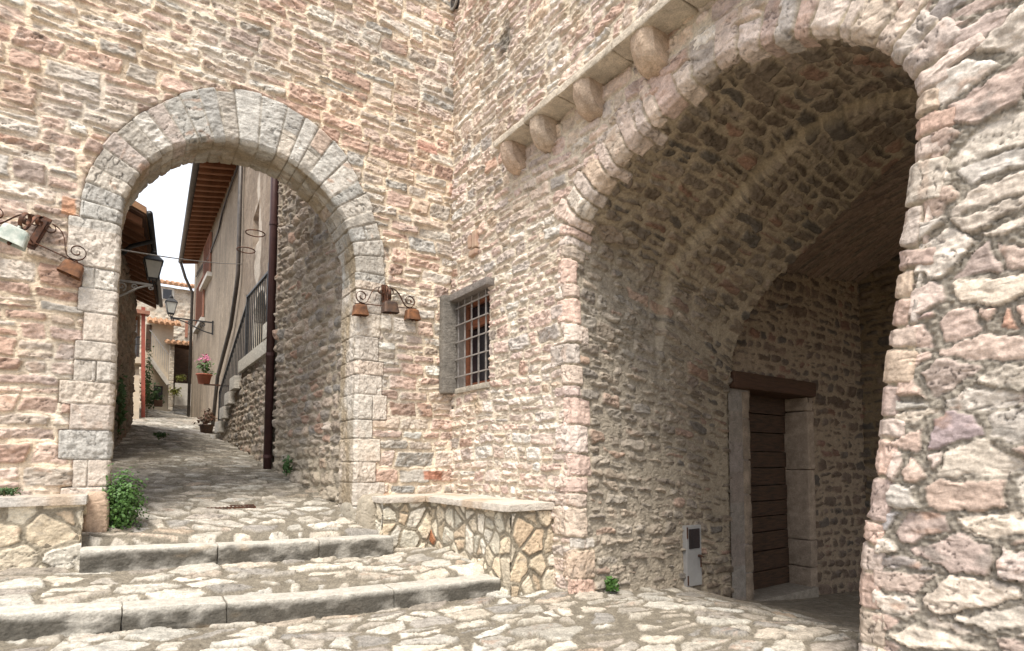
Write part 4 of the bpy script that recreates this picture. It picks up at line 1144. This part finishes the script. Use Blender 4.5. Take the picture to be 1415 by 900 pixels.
for i in range(26):
    y = 15.9+i*.405
    if m0 is None:
        m_ = MB(); m_.hexa([(gx_(y)+.03, y, ez-.07), (PX+.1, y, ez+.14), (PX+.1, y+.13, ez+.14), (gx_(y)+.03, y+.13, ez-.07), (gx_(y)+.03, y, ez+.06), (PX+.1, y, ez+.27), (PX+.1, y+.13, ez+.27), (gx_(y)+.03, y+.13, ez+.06)])
        m0 = m_.build('rafter', M['rafter'], h2); o0 = Vector(m0.location)
    else:
        r_o = m0.copy(); COL.objects.link(r_o); r_o.parent = h2; r_o.location = o0+Vector((gx_(y)-gx_(15.9), y-15.9, 0))
m_ = MB(); m_.tube([(gx_(15.6)-.05, 15.6, ez+.06), (gx_(26.3)-.05, 26.3, ez+.04)], .085, 12)
m_.tube([(gx_(26.2)-.05, 26.2, ez+.0), (gx_(26.2)+.15, 26.4, ez-.55), (PX-.12, 26.6, ez-1.05), (PX-.12, 26.6, 3.0)], .055, 10)
m_.build('gutter', M['pipegrey'], h2, True)
def shutter(y0, y1, z0, z1, parent):
    m_ = MB(); m_.box(PX-.075, PX-.02, y0, y1, z0, z0+.06); m_.box(PX-.075, PX-.02, y0, y1, z1-.06, z1); m_.box(PX-.076, PX-.02, y0, y0+.07, z0+.06, z1-.06); m_.box(PX-.076, PX-.02, y1-.07, y1, z0+.06, z1-.06)
    z = z0+.08
    while z < z1-.1:
        m_.hexa([(PX-.07, y0+.07, z), (PX-.03, y0+.07, z+.03), (PX-.03, y1-.07, z+.03), (PX-.07, y1-.07, z), (PX-.07, y0+.07, z+.02), (PX-.03, y0+.07, z+.05), (PX-.03, y1-.07, z+.05), (PX-.07, y1-.07, z+.02)]); z += .075
    return m_.build('shutter', M['shutter'], parent)
shutter(21.7, 23.5, 8.3-.55, 8.3+.85, h2)
m_ = MB(); m_.box(PX-.16, PX, 21.5, 23.7, 7.55, 7.70); m_.build('window_sill', M['whitestone'], h2)
shutter(23.3, 25.6, 6.55, 8.15, h2)
m_ = MB(); m_.box(PX-.14, PX, 23.2, 25.7, 6.35, 6.5); m_.build('window_sill', M['whitestone'], h2)

# dark drainpipe that runs down beside the stair
d2 = thing('drainpipe', (PX-.1, 15.6, 2), 'dark drainpipe bending along the outdoor stair rail', 'drainpipe')
a0 = (PX-.10, 15.66, 11.0); a1 = (PX-.10, 15.66, zP(6.5))
m_ = MB(); m_.tube([a0, a1, (PX-.10, 15.9, zP(6.1)), (PX-.10, 16.6, zP(5.2)), (PX-.12, 18.6, zP(4.0)), (PX-.14, 19.2, 2.3)], .052, 10); m_.build('pipe', M['pipegrey'], d2, True)

# outdoor stair rising towards the gateway
st = thing('outdoor_stair', (2.2, 12.5, 1.4), 'rubble outdoor stair with pale step ends and an iron rail climbing to the arched door', 'stair')
SX = 2.0
steps = [(15.75, 15.0, 1.90), (15.0, 14.3, 2.18), (14.3, 13.65, 2.46), (13.65, 13.0, 2.72), (13.0, 12.35, 2.97)]
us = lines((9.47, 15.75, .02)); vs_ = lines((.7, 3.2, .02))
U, V = np.meshgrid(us, vs_, indexing='ij')
lay = coursed(-U, V, 801, hr=(.10, .2), lr=(.12, .32), warp=.05, wave=.03, rad=.07)
h, c, _ = dress(lay, -U, V, 801, PAL_N, MORT_N, mw=.014, pill=.035, amp=.035, rough=.016, mvar=.014, stain=.4)
top = np.full(us.shape, 3.10)
for (ya, yb, zt) in steps: top[(us <= ya) & (us > yb)] = zt-.02
top[us < 12.36] = 3.08
kp = (V < top[:, None])[:-1, 1:] & (V < top[:, None])[1:, 1:]
P = np.stack([SX+.02-h, U, V], -1)
ex = [body(SX+.03, PX-.005, yb, ya, .6, zt-.10, (.28, .24, .19)) for (ya, yb, zt) in steps]+[body(SX+.03, PX-.005, 9.60, 12.35, .6, 3.0, (.28, .24, .19))]
link('stair_base', grid_mesh('stair_base', P, c, kp, flip=True, extra=ex), M['stone'], st)
for i, (ya, yb, zt) in enumerate(steps):
    b_ = rough_block(SX-.11, PX-.01, yb+.10, ya+.04, zt-.26, zt, 820+i, .05, .004, .01); block_obj('tread', [b_], stonecol((.50, .47, .42), 30+i, .12), M['dressed'], st)
b_ = rough_block(SX-.06, PX-.01, 9.62, 12.38, 3.00, 3.24, 840, .05, .004, .012); block_obj('landing', [b_, rough_block(SX-.07, SX+.2, 9.64, 10.05, 3.245, 3.50, 841, .05, .004, .01)], stonecol((.52, .49, .43), 40, .12), M['dressed'], st)
rl = MB(); rx = SX+.10
rl.bar((rx, 12.45, 3.05), (rx, 12.45, 4.62), .05, .05); rl.bar((rx, 10.45, 3.05), (rx, 10.45, 4.70), .05, .05)
rl.bar((rx, 12.45, 4.58), (rx, 10.45, 4.55), .05, .035); rl.bar((rx, 12.45, 3.36), (rx, 10.45, 3.36), .03, .02)
for i in range(1, 11): y = 12.45-i*.182; rl.bar((rx, y, 3.36), (rx, y, 4.55), .018, .018)
rl.bar((rx, 12.45, 4.45), (rx, 15.95, 3.0), .05, .035); rl.bar((rx, 15.95, 1.9), (rx, 15.95, 3.0), .045, .045); rl.bar((rx, 12.45, 3.32), (rx, 15.95, 2.05), .03, .02)
for i in range(1, 19): f_ = i/19; y = 12.45+3.5*f_; rl.bar((rx, y, 3.32-1.27*f_), (rx, y, 4.45-1.45*f_), .018, .018)
rl.build('railing', M['blackiron'], st)

# flower pots by the stair
def potted(name, base, r, hgt, leafm, nl, label, pink=0, seed=1, spread=1.3, pot='terracotta'):
    t = thing(name, base, label, 'potted plant')
    m_ = MB(); b = Vector(base)
    m_.lathe(b, [(r*.72, 0), (r*.95, hgt*.85), (r*1.08, hgt*.86), (r*1.08, hgt), (r*.9, hgt), (r*.88, hgt*.9)], 14); m_.build('pot', M[pot], t, True)
    leafy(b+Vector((0, 0, hgt+r*1.0)), (r*spread, r*spread, r*1.3), nl, r*.5, seed).build('foliage', M[leafm], t, True)
    m_ = MB()
    for k in range(5): m_.tube([b+Vector((0, 0, hgt*.9)), b+Vector((random.uniform(-.6, .6)*r, random.uniform(-.6, .6)*r, hgt+r*1.4))], .008, 5)
    m_.build('stem', M['stem'], t)
    if pink:
        leafy(b+Vector((0, 0, hgt+r*2.2)), (r*1.0, r*1.0, r*.7), pink, r*.38, seed+2).build('blossom', M['pink'], t, True)
    return t
q = at(288, 530, 0, SX+.1)
potted('flower_pot', (SX-.10, 17.4, at(288, 531, 1, 17.4)[2]), .19, .26, 'leaf', 120, 'terracotta pot of pink flowers fixed to the house wall beside the stair', 60, 51)
m_ = MB(); zz = at(288, 531, 1, 17.4)[2]; m_.bar((SX-.10, 17.4, zz-.015), (PX, 17.4, zz-.015), .2, .02); tag(m_.build('pot_shelf', M['iron']), 'small iron shelf under the pink flower pot on the wall', 'shelf')
zz = at(291, 597, 1, 16.4)[2]
potted('flower_pot', (SX-.12, 16.4, 1.92), .17, .28, 'leafred', 190, 'pot with a dark reddish plant standing at the foot of the outdoor stair', 0, 53, 1.5, 'darkrust')

# street lamps
def street_lamp(label, wall_pt, lamp_pt, size, dirx, silver=False, group='wall street lamps along the alley'):
    t = thing('street_lamp', wall_pt, label, 'street lamp', group)
    w, p = Vector(wall_pt), Vector(lamp_pt); e = Vector((p.x-w.x, p.y-w.y, 0)); L = e.length; e.normalize(); z = Vector((0, 0, 1)); s = size
    br = MB(); br.bar(w, w+e*L, .025*s*1.6, .025*s*1.6)
    br.tube(bez(w-z*.36*s, w+e*L*.35-z*.33*s, w+e*L*.55-z*.06*s, w+e*L*.95-z*.02*s, 14), .014*s*1.4, 8)
    br.tube(spiral(w+e*L*.24-z*.11*s, .09*s, 1.3, -1.2, e, z, 22), .011*s*1.4, 6); br.tube(spiral(w+e*L*.55-z*.08*s, .055*s, 1.3, -1.2, e, z, 20), .010*s*1.4, 6); br.tube(spiral(w+e*L*.95-z*.06*s, .05*s, 1.3, 1.5, e, z, 20, -1), .010*s*1.4, 6)
    br.bar(w+z*.06*s, w-z*.40*s, .05*s, .03*s); br.build('bracket', M['silver' if silver else 'blackiron'], t)
    b = Vector((p.x, p.y, w.z))
    ln = MB(); ln.tube([b-z*.04*s, b+z*.10*s], .016*s, 8)
    for k in range(4):
        a = math.pi/4+k*math.pi/2; d = Vector((math.cos(a), math.sin(a), 0))
        ln.tube([b+z*.02*s, b+d*.08*s+z*.05*s, b+d*.085*s+z*.13*s], .010*s, 6)
        ln.bar(b+d*.125*s+z*.13*s, b+d*.21*s+z*.46*s, .016*s, .016*s)
    n = 4
    def ringp(r, zz): return [b+Vector((r*math.cos(math.pi/4+k*math.pi/2), r*math.sin(math.pi/4+k*math.pi/2), zz)) for k in range(4)]
    def frus(m_, rs):
        vs = [q for (r, zz) in rs for q in ringp(r*s, zz*s)]
        fs = [(i*4+k, i*4+(k+1) % 4, (i+1)*4+(k+1) % 4, (i+1)*4+k) for i in range(len(rs)-1) for k in range(4)]+[(3, 2, 1, 0), tuple((len(rs)-1)*4+k for k in range(4))]
        m_.add(vs, fs)
    frus(ln, [(.13, .11), (.135, .135)]); frus(ln, [(.235, .455), (.24, .48), (.15, .56), (.09, .59), (.085, .61)])
    ln.lathe(b, [(.03*s, .605*s), (.055*s, .63*s), (.06*s, .66*s), (.035*s, .69*s), (.02*s, .70*s), (.025*s, .72*s), (.004*s, .74*s)], 12)
    lo = ln.build('lantern', M['blackiron'], t)
    gl = MB(); frus(gl, [(.122, .135), (.212, .455)]); gl.build('lamp_glass', M['lampglass'], lo)
    return t
w1 = at(152, 392, 1, 10.6)
street_lamp('nearer black lantern on a silver scroll bracket, left side of the alley', (-.15, 10.6, 4.04), (at(211, 392, 1, 10.6)[0], 10.6, 4.04), .80, 1, True)
w2 = at(236, 438, 1, 20.6)
street_lamp('smaller distant lantern on a black scroll bracket, right side of the alley', (PX-.05, 20.6, w2[2]-.02), (w2[0], 20.6, w2[2]-.02), 1.0, -1)

# cables
def cable(a, b, sag, r, mat, label, name='cable'):
    a, b = Vector(a), Vector(b); pts = []
    for i in range(25):
        t = i/24; p = a.lerp(b, t); p.z -= sag*4*t*(1-t); pts.append(p)
    m_ = MB(); m_.tube(pts, r, 6); return tag(m_.build(name, mat, None, True), label, 'cable')
pa = at(158, 346, 1, 8.2); pb2 = at(334, 365, 0, PX)
cable((pa[0]-.15, 8.2, pa[2]+.02), (PX, pb2[1], pb2[2]), .05, .010, M['cable'], 'pale cable stretched across the alley in front of the near lantern')
m_ = MB()
pts = [at(x, y, 0, PX-.03) for x, y in ((331, 222), (318, 258), (308, 290), (303, 315), (290, 350), (272, 378))]
for k in range(2):
    m_.tube([tuple(p+np.array([-.02*k, .09*k, -.12*k])) for p in pts], .022, 6)
tag(m_.build('cable', M['cabledark'], None, True), 'pair of dark cables running diagonally down the stucco house front', 'cable')

# ================================================================== ALLEY, LEFT SIDE
lh = thing('old_house', (-.6, 12.5, 1.6), 'dark rubble house on the left of the alley under low raftered eaves', 'house')
ld = .085; us = lines((0, 5.5, .02)); vs_ = lines((.8, 5.2, .02))
U, V = np.meshgrid(us, vs_, indexing='ij')
lay = cells(U, V, 901, .26, .15, jit=.8, warp=.04)
h, c, _ = dress(lay, U, V, 901, [(3, (.19, .155, .12)), (2, (.24, .19, .15)), (1, (.21, .14, .10))], (.24, .20, .15), mw=.015, pill=.03, amp=.03, rough=.014)
P = np.stack([-.20+ld*U+h, 10.0+U, V], -1)
ex = ([(-3.5, 10.0, .5), (-.23, 10.0, .5), (.24, 15.5, .5), (-3.5, 15.5, .5), (-3.5, 10.0, 5.1), (-.23, 10.0, 5.1), (.24, 15.5, 5.1), (-3.5, 15.5, 5.1)], BQ, (.24, .20, .16))
link('wall', grid_mesh('wall', P, c, extra=[ex]), M['stone'], lh)
def ex_(y): return .26+(y-10)*.084
m_ = MB(); m_.hexa([(ex_(10), 9.95, 4.93), (ex_(15.5), 15.55, 4.93), (-3.5, 15.55, 6.6), (-3.5, 9.95, 6.6), (ex_(10), 9.95, 5.03), (ex_(15.5), 15.55, 5.03), (-3.5, 15.55, 6.72), (-3.5, 9.95, 6.72)])
rf = m_.build('roof', M['tile'], lh)
m_ = MB(); m_.hexa([(ex_(10)-.01, 9.97, 4.895), (ex_(15.5)-.01, 15.53, 4.895), (-.4, 15.53, 5.19), (-.4, 9.97, 5.19), (ex_(10)-.01, 9.97, 4.925), (ex_(15.5)-.01, 15.53, 4.925), (-.4, 15.53, 5.22), (-.4, 9.97, 5.22)])
m_.build('eave_board', M['board'], lh)
m0 = None
for i in range(14):
    y = 10.1+i*.405
    if m0 is None:
        m_ = MB(); m_.hexa([(ex_(y)-.05, y, 4.79), (ex_(y)-.05, y+.10, 4.79), (-.6, y+.10, 5.12), (-.6, y, 5.12), (ex_(y)-.05, y, 4.90), (ex_(y)-.05, y+.10, 4.90), (-.6, y+.10, 5.23), (-.6, y, 5.23)])
        m0 = m_.build('rafter', M['rafter'], lh); o0 = Vector(m0.location)
    else:
        r_o = m0.copy(); COL.objects.link(r_o); r_o.parent = lh; r_o.location = o0+Vector((ex_(y)-ex_(10.1), 0, 0))+Vector((0, y-10.1, 0))
m_ = MB(); m_.tube([(ex_(10)+.04, 9.9, 4.93), (ex_(15.5)+.04, 15.6, 4.91)], .042, 10); m_.tube([(ex_(11)+.04, 10.9, 4.85), (ex_(11)-.25, 10.9, 4.70), (-.02, 10.9, 4.55)], .035, 8); m_.build('gutter', M['blackiron'], lh, True)
plant('climbing_plant', (.02, 12.3, 1.65), (.05, 12.3, 2.3), (.05, 1.2, .7), 300, .08, 'leafdark', 'dark climbing plant at the foot of the old house wall on the left', 'climbing plant', 41, 8)

# ================================================================== FAR END OF THE ALLEY
def box_px(x0, x1, y0, y1, Y, dep, mb=None):
    """box whose front, at distance Y, spans the given photo rectangle"""
    a, b = at(x0, y1, 1, Y), at(x1, y0, 1, Y); mb = mb or MB()
    mb.box(a[0], b[0], Y, Y+dep, a[2], b[2]); return mb
def tiles(mb, x0, x1, y0, y1, z0, z1, pitch=.22):
    """rows of half-round tiles falling from (y1,z1) to (y0,z0)"""
    n = max(2, int((x1-x0)/pitch))
    mb.hexa([(x0, y0, z0-.06), (x1, y0, z0-.06), (x1, y1, z1-.06), (x0, y1, z1-.06), (x0, y0, z0), (x1, y0, z0), (x1, y1, z1), (x0, y1, z1)])
    for i in range(n):
        x = x0+(i+.5)*(x1-x0)/n
        mb.tube([(x, y0-.06, z0-.01), (x, (y0+y1)/2, (z0+z1)/2+.02), (x, y1, z1)], pitch*.36, 8, pitch*.30)
    return mb
YF = 30.5
fh = thing('far_house', (2, YF, 3.7), 'pale stone house closing the alley, with tiled eaves and one small framed window', 'house')
us = lines((-1.5, 6.0, .045)); vs_ = lines((3.0, 9.35, .045))
U, V = np.meshgrid(us, vs_, indexing='ij')
lay = cells(U, V, 951, .34, .19, jit=.8, warp=.05)
h, c, _ = dress(lay, U, V, 951, [(3, (.46, .40, .33)), (2, (.52, .46, .38)), (1, (.40, .32, .25))], (.50, .44, .36), mw=.03, pill=.04, amp=.03, rough=.014)
P = np.stack([U, YF-h, V], -1)
link('wall', grid_mesh('wall', P, c, extra=[body(-1.5, 6, YF+.02, YF+4, 2.6, 9.3, (.4, .35, .28))]), M['stone'], fh)
zt = at(225, 392, 1, YF)[2]
m_ = tiles(MB(), -1.6, 6.1, YF-.35, YF+2.2, zt-.05, zt+.75); m_.build('roof', M['tile'], fh)
fwn = box_px(221.5, 241, 398, 413, YF-.05, .08).build('window_frame', M['white'], fh)
box_px(225, 237.5, 401, 412.5, YF-.07, .05).build('pane', M['glassdark'], fwn)
sh_ = box_px(255.5, 260, 444, 466, YF-.09, .07).build('shutter', M['shutter'], fh)
tag(sh_, 'orange-red shutter')
# plastered wing with door, canopy and outside stair
YW = 28.6
wg = thing('plastered_wing', (1.6, YW, 3.6), 'small plastered house wing with a brown door at the top of a flight of steps', 'house')
w0, w1_ = at(199, 560, 1, YW), at(233, 445, 1, YW)
m_ = MB(); m_.box(w0[0], w1_[0]+.2, YW, YF-.1, 2.8, w1_[2]); m_.build('wall', M['cream'], wg)
box_px(201, 209.5, 449, 484, YW-.04, .08).build('door', M['oldwood'], wg)
c0, c1_ = at(203, 447, 1, YW), at(249, 447, 1, YW)
m_ = tiles(MB(), c0[0], c1_[0], YW-.55, YW+.1, c0[2]-.02, c0[2]+.28, .2); m_.build('canopy', M['tile'], wg)
dwn = box_px(212, 225, 534, 551, YW-.05, .08).build('window', M['glassdark'], wg)
fs_ = thing('flight_of_steps', (1.6, YW-.5, 3.6), 'sloping outside steps rising leftwards to the brown door at the alley end', 'stair')
m_ = MB(); rail = MB(); n = 9
for i in range(n):
    xa = 233-(233-206)*i/n; xb = 233-(233-206)*(i+1)/n; ya = 522-(522-484)*(i+1)/n
    p0, p1 = at(xb, ya, 1, YW-.8), at(xa, ya, 1, YW-.8)
    m_.box(p0[0], p1[0], YW-.8, YW-.02, p0[2]-.34, p0[2])
    rail.bar((p1[0], YW-.76, p1[2]), (p1[0], YW-.76, p1[2]+.85), .018, .018)
m_.build('steps', M['cream'], fs_)
a, b = at(233, 522, 1, YW-.8), at(206, 484, 1, YW-.8)
rail.bar((a[0], YW-.76, a[2]+.95), (b[0], YW-.76, b[2]+.85), .03, .03); rail.build('handrail', M['grille'], fs_)
m_ = MB(); m_.bar((a[0], YW-.82, a[2]-.28), (b[0], YW-.82, b[2]-.28), .05, .16); m_.build('stringer', M['whitestone'], fs_)
# porch on the right
YP = 27.6
po = thing('porch', (2.3, YP, 3.5), 'little tiled porch on a pale brick pillar at the far right of the alley', 'porch')
pal_br = [(3, (.56, .49, .39)), (2, (.48, .40, .31)), (2, (.60, .54, .45))]
us = None
p0, p1 = at(232.5, 557, 1, YP), at(241, 476, 1, YP)
U, V = np.meshgrid(np.arange(0, p1[0]-p0[0]+.02, .02), np.arange(p0[2]-.3, p1[2]+.02, .02), indexing='ij')
lay = coursed(U, V, 961, hr=(.085, .10), lr=(.18, .28), warp=.005, wave=0, split=0, rad=.01)
h, c, _ = dress(lay, U, V, 961, pal_br, (.45, .40, .33), mw=.008, pill=.01, amp=.008, rough=.004)
P = np.stack([p0[0]+U, YP-h, V], -1)
link('pillar', grid_mesh('pillar', P, c, extra=[body(p0[0]+.003, p1[0]-.003, YP+.012, YP+.4, p0[2]-.3, p1[2], (.5, .44, .36))]), M['stone'], po)
box_px(241, 268, 531, 560, YP+.05, .3).build('low_wall', M['whitestone'], po)
r0_, r1_ = at(229, 475, 1, YP), at(268, 475, 1, YP)
m_ = tiles(MB(), r0_[0], r1_[0], YP-.3, YP+1.2, r0_[2]+.02, r0_[2]+.38, .2); m_.build('roof', M['tile'], po)
box_px(241, 268, 476, 481, YP+.02, .2).build('beam', M['lintelwood'], po)
box_px(239, 272, 478, 545, YP+1.6, .2).build('back_wall', M['oldwood'], po)
q = at(246, 521, 1, YP+.1)
plant('potted_flowers', (q[0], YP+.15, q[2]-.25), (q[0], YP+.12, q[2]), (.30, .15, .17), 170, .09, 'leafyellow', 'yellow-green flowers on the low porch wall at the alley end', 'plant', 43, 4)
q = at(242, 541, 1, YP-.2)
plant('potted_flowers', (q[0]-.05, YP-.2, q[2]-.28), (q[0], YP-.2, q[2]), (.36, .16, .22), 190, .09, 'leafyellow', 'yellow-green plant hanging in front of the porch pillar', 'plant', 45, 4)
pbx = thing('planter_box', (1.2, YW-1.2, 3.5), 'small wooden planter box on the paving below the outside steps', 'planter')
box_px(213, 225, 553, 561, YW-1.3, .35).build('box', M['lintelwood'], pbx)
q = at(209, 545, 1, YW-1.1)
plant('bush', (q[0], YW-1.1, q[2]-.55), (q[0], YW-1.1, q[2]), (.42, .3, .65), 420, .12, 'leafdark', 'dark green bush under the outside steps at the alley end', 'shrub', 47, 6)

# white balcony house on the left, behind the old house
YB = 23.0
bh = thing('balcony_house', (-.4, YB, 2.7), 'white house with a railed balcony and red canopy left of the far steps', 'house')
a, b = at(160, 590, 1, YB), at(195, 424, 1, YB)
m_ = MB(); m_.box(a[0]-1.5, b[0], YB, YB+5, 2.0, b[2]); m_.build('wall', M['cream'], bh)
gd = box_px(178, 190, 441, 494, YB-.03, .06).build('balcony_door', M['curtain'], bh)
fr = MB(); box_px(190, 191.5, 438, 494, YB-.06, .06, fr); box_px(184, 185, 441, 494, YB-.05, .05, fr); box_px(176, 190, 437, 441, YB-.055, .055, fr); fr.build('door_frame', M['redwood'], gd)
box_px(170, 197, 494, 500, YB-.9, .9).build('balcony_slab', M['cream'], bh)
rl = MB()
for k in range(15):
    x = 171+k*1.5; p, q2 = at(x, 494, 1, YB-.85), at(x, 466, 1, YB-.85); rl.bar(tuple(p), tuple(q2), .02, .02)
p, q2 = at(170, 466, 1, YB-.85), at(194, 466, 1, YB-.85); rl.bar(tuple(p), tuple(q2), .04, .04); p, q2 = at(170, 476, 1, YB-.86), at(194, 476, 1, YB-.86); rl.bar(tuple(p), tuple(q2), .02, .02)
rl.build('railing', M['blackiron'], bh)
p, q2 = at(198, 578, 1, YB-.9), at(198, 425, 1, YB-.9)
m_ = MB(); m_.bar((p[0], YB-.9, p[2]-.2), (q2[0], YB-.9, q2[2]), .11, .11); m_.build('post', M['redpost'], bh)
c0, c1_ = at(165, 428, 1, YB-1.0), at(207, 436, 1, YB-1.0)
m_ = MB(); m_.hexa([(c0[0]-1, YB-1.1, c0[2]+.02), (c1_[0], YB-1.1, c1_[2]), (c1_[0], YB+.4, c1_[2]+.25), (c0[0]-1, YB+.4, c0[2]+.27), (c0[0]-1, YB-1.1, c0[2]+.14), (c1_[0], YB-1.1, c1_[2]+.12), (c1_[0], YB+.4, c1_[2]+.37), (c0[0]-1, YB+.4, c0[2]+.39)])
m_.build('canopy', M['shutter'], bh)
m_ = MB()
for i in range(9):
    yt = 576-i*8.3; p, q2 = at(178+.2*i, yt, 1, 21.0+i*.2), at(192.5, yt-7.4, 1, 21.0+i*.2)
    m_.box(p[0]-.5, q2[0], 21.0+i*.2, YB, p[2]-.05 if i else p[2]-.5, q2[2])
m_.build('front_steps', M['cream'], bh)
plant('vine', (at(203, 570, 1, YB-.6)[0], YB-.6, 2.6), tuple(at(203, 520, 1, YB-.6)), (.16, .25, 1.0), 300, .10, 'leafdark', 'dark vine climbing beside the red post of the balcony house', 'climbing plant', 49, 5)

# ================================================================== CAMERA, LIGHT
cam = bpy.data.cameras.new('camera'); co_ = bpy.data.objects.new('camera', cam); COL.objects.link(co_)
co_.location = EYE; co_.rotation_euler = (math.pi/2+PIT, 0, -YAW)
cam.sensor_width = 36; cam.lens = FPX/1415*36; cam.shift_y = (CY-450)/1415; cam.clip_end = 1000; cam.clip_start = .05
SC.camera = co_

SUN_EL, SUN_AZ = math.radians(60), math.radians(221)      # azimuth from +Y, clockwise: behind the camera, to its left
sd = Vector((math.sin(SUN_AZ)*math.cos(SUN_EL), math.cos(SUN_AZ)*math.cos(SUN_EL), math.sin(SUN_EL)))
sun = bpy.data.lights.new('sun', 'SUN'); sun.energy = 2.1; sun.angle = math.radians(24); sun.color = (1, .93, .83)
so = bpy.data.objects.new('sun', sun); COL.objects.link(so); so.rotation_euler = sd.to_track_quat('Z', 'Y').to_euler(); so.location = sd*60

w = bpy.data.worlds.new('World'); SC.world = w; w.use_nodes = True
nt = w.node_tree; nt.nodes.clear()
o = nt.nodes.new('ShaderNodeOutputWorld'); bg = nt.nodes.new('ShaderNodeBackground'); sk = nt.nodes.new('ShaderNodeTexSky')
sk.sky_type = 'NISHITA'; sk.sun_disc = False; sk.sun_elevation = SUN_EL; sk.sun_rotation = SUN_AZ; sk.dust_density = 3; sk.air_density = 1.2
tc = nt.nodes.new('ShaderNodeTexCoord'); nz = nt.nodes.new('ShaderNodeTexNoise'); nz.inputs['Scale'].default_value = 2.2; nz.inputs['Detail'].default_value = 5
nt.links.new(tc.outputs['Generated'], nz.inputs['Vector'])
mr = nt.nodes.new('ShaderNodeMapRange'); mr.inputs[1].default_value = .3; mr.inputs[2].default_value = .7; mr.inputs[3].default_value = .70; mr.inputs[4].default_value = .95
nt.links.new(nz.outputs['Fac'], mr.inputs[0])
mx = nt.nodes.new('ShaderNodeMix'); mx.data_type = 'RGBA'; mx.inputs[7].default_value = (6.3, 6.5, 6.9, 1)   # bright cloud veil
nt.links.new(mr.outputs[0], mx.inputs[0]); nt.links.new(sk.outputs[0], mx.inputs[6]); nt.links.new(mx.outputs[2], bg.inputs[0])
bg.inputs[1].default_value = .10; nt.links.new(bg.outputs[0], o.inputs[0])

SC.view_settings.view_transform = 'Standard'; SC.view_settings.look = 'None'; SC.view_settings.gamma = 1; SC.view_settings.exposure = 1.25
SC.cycles.max_bounces = 8; SC.cycles.sample_clamp_indirect = 8; SC.cycles.diffuse_bounces = 5
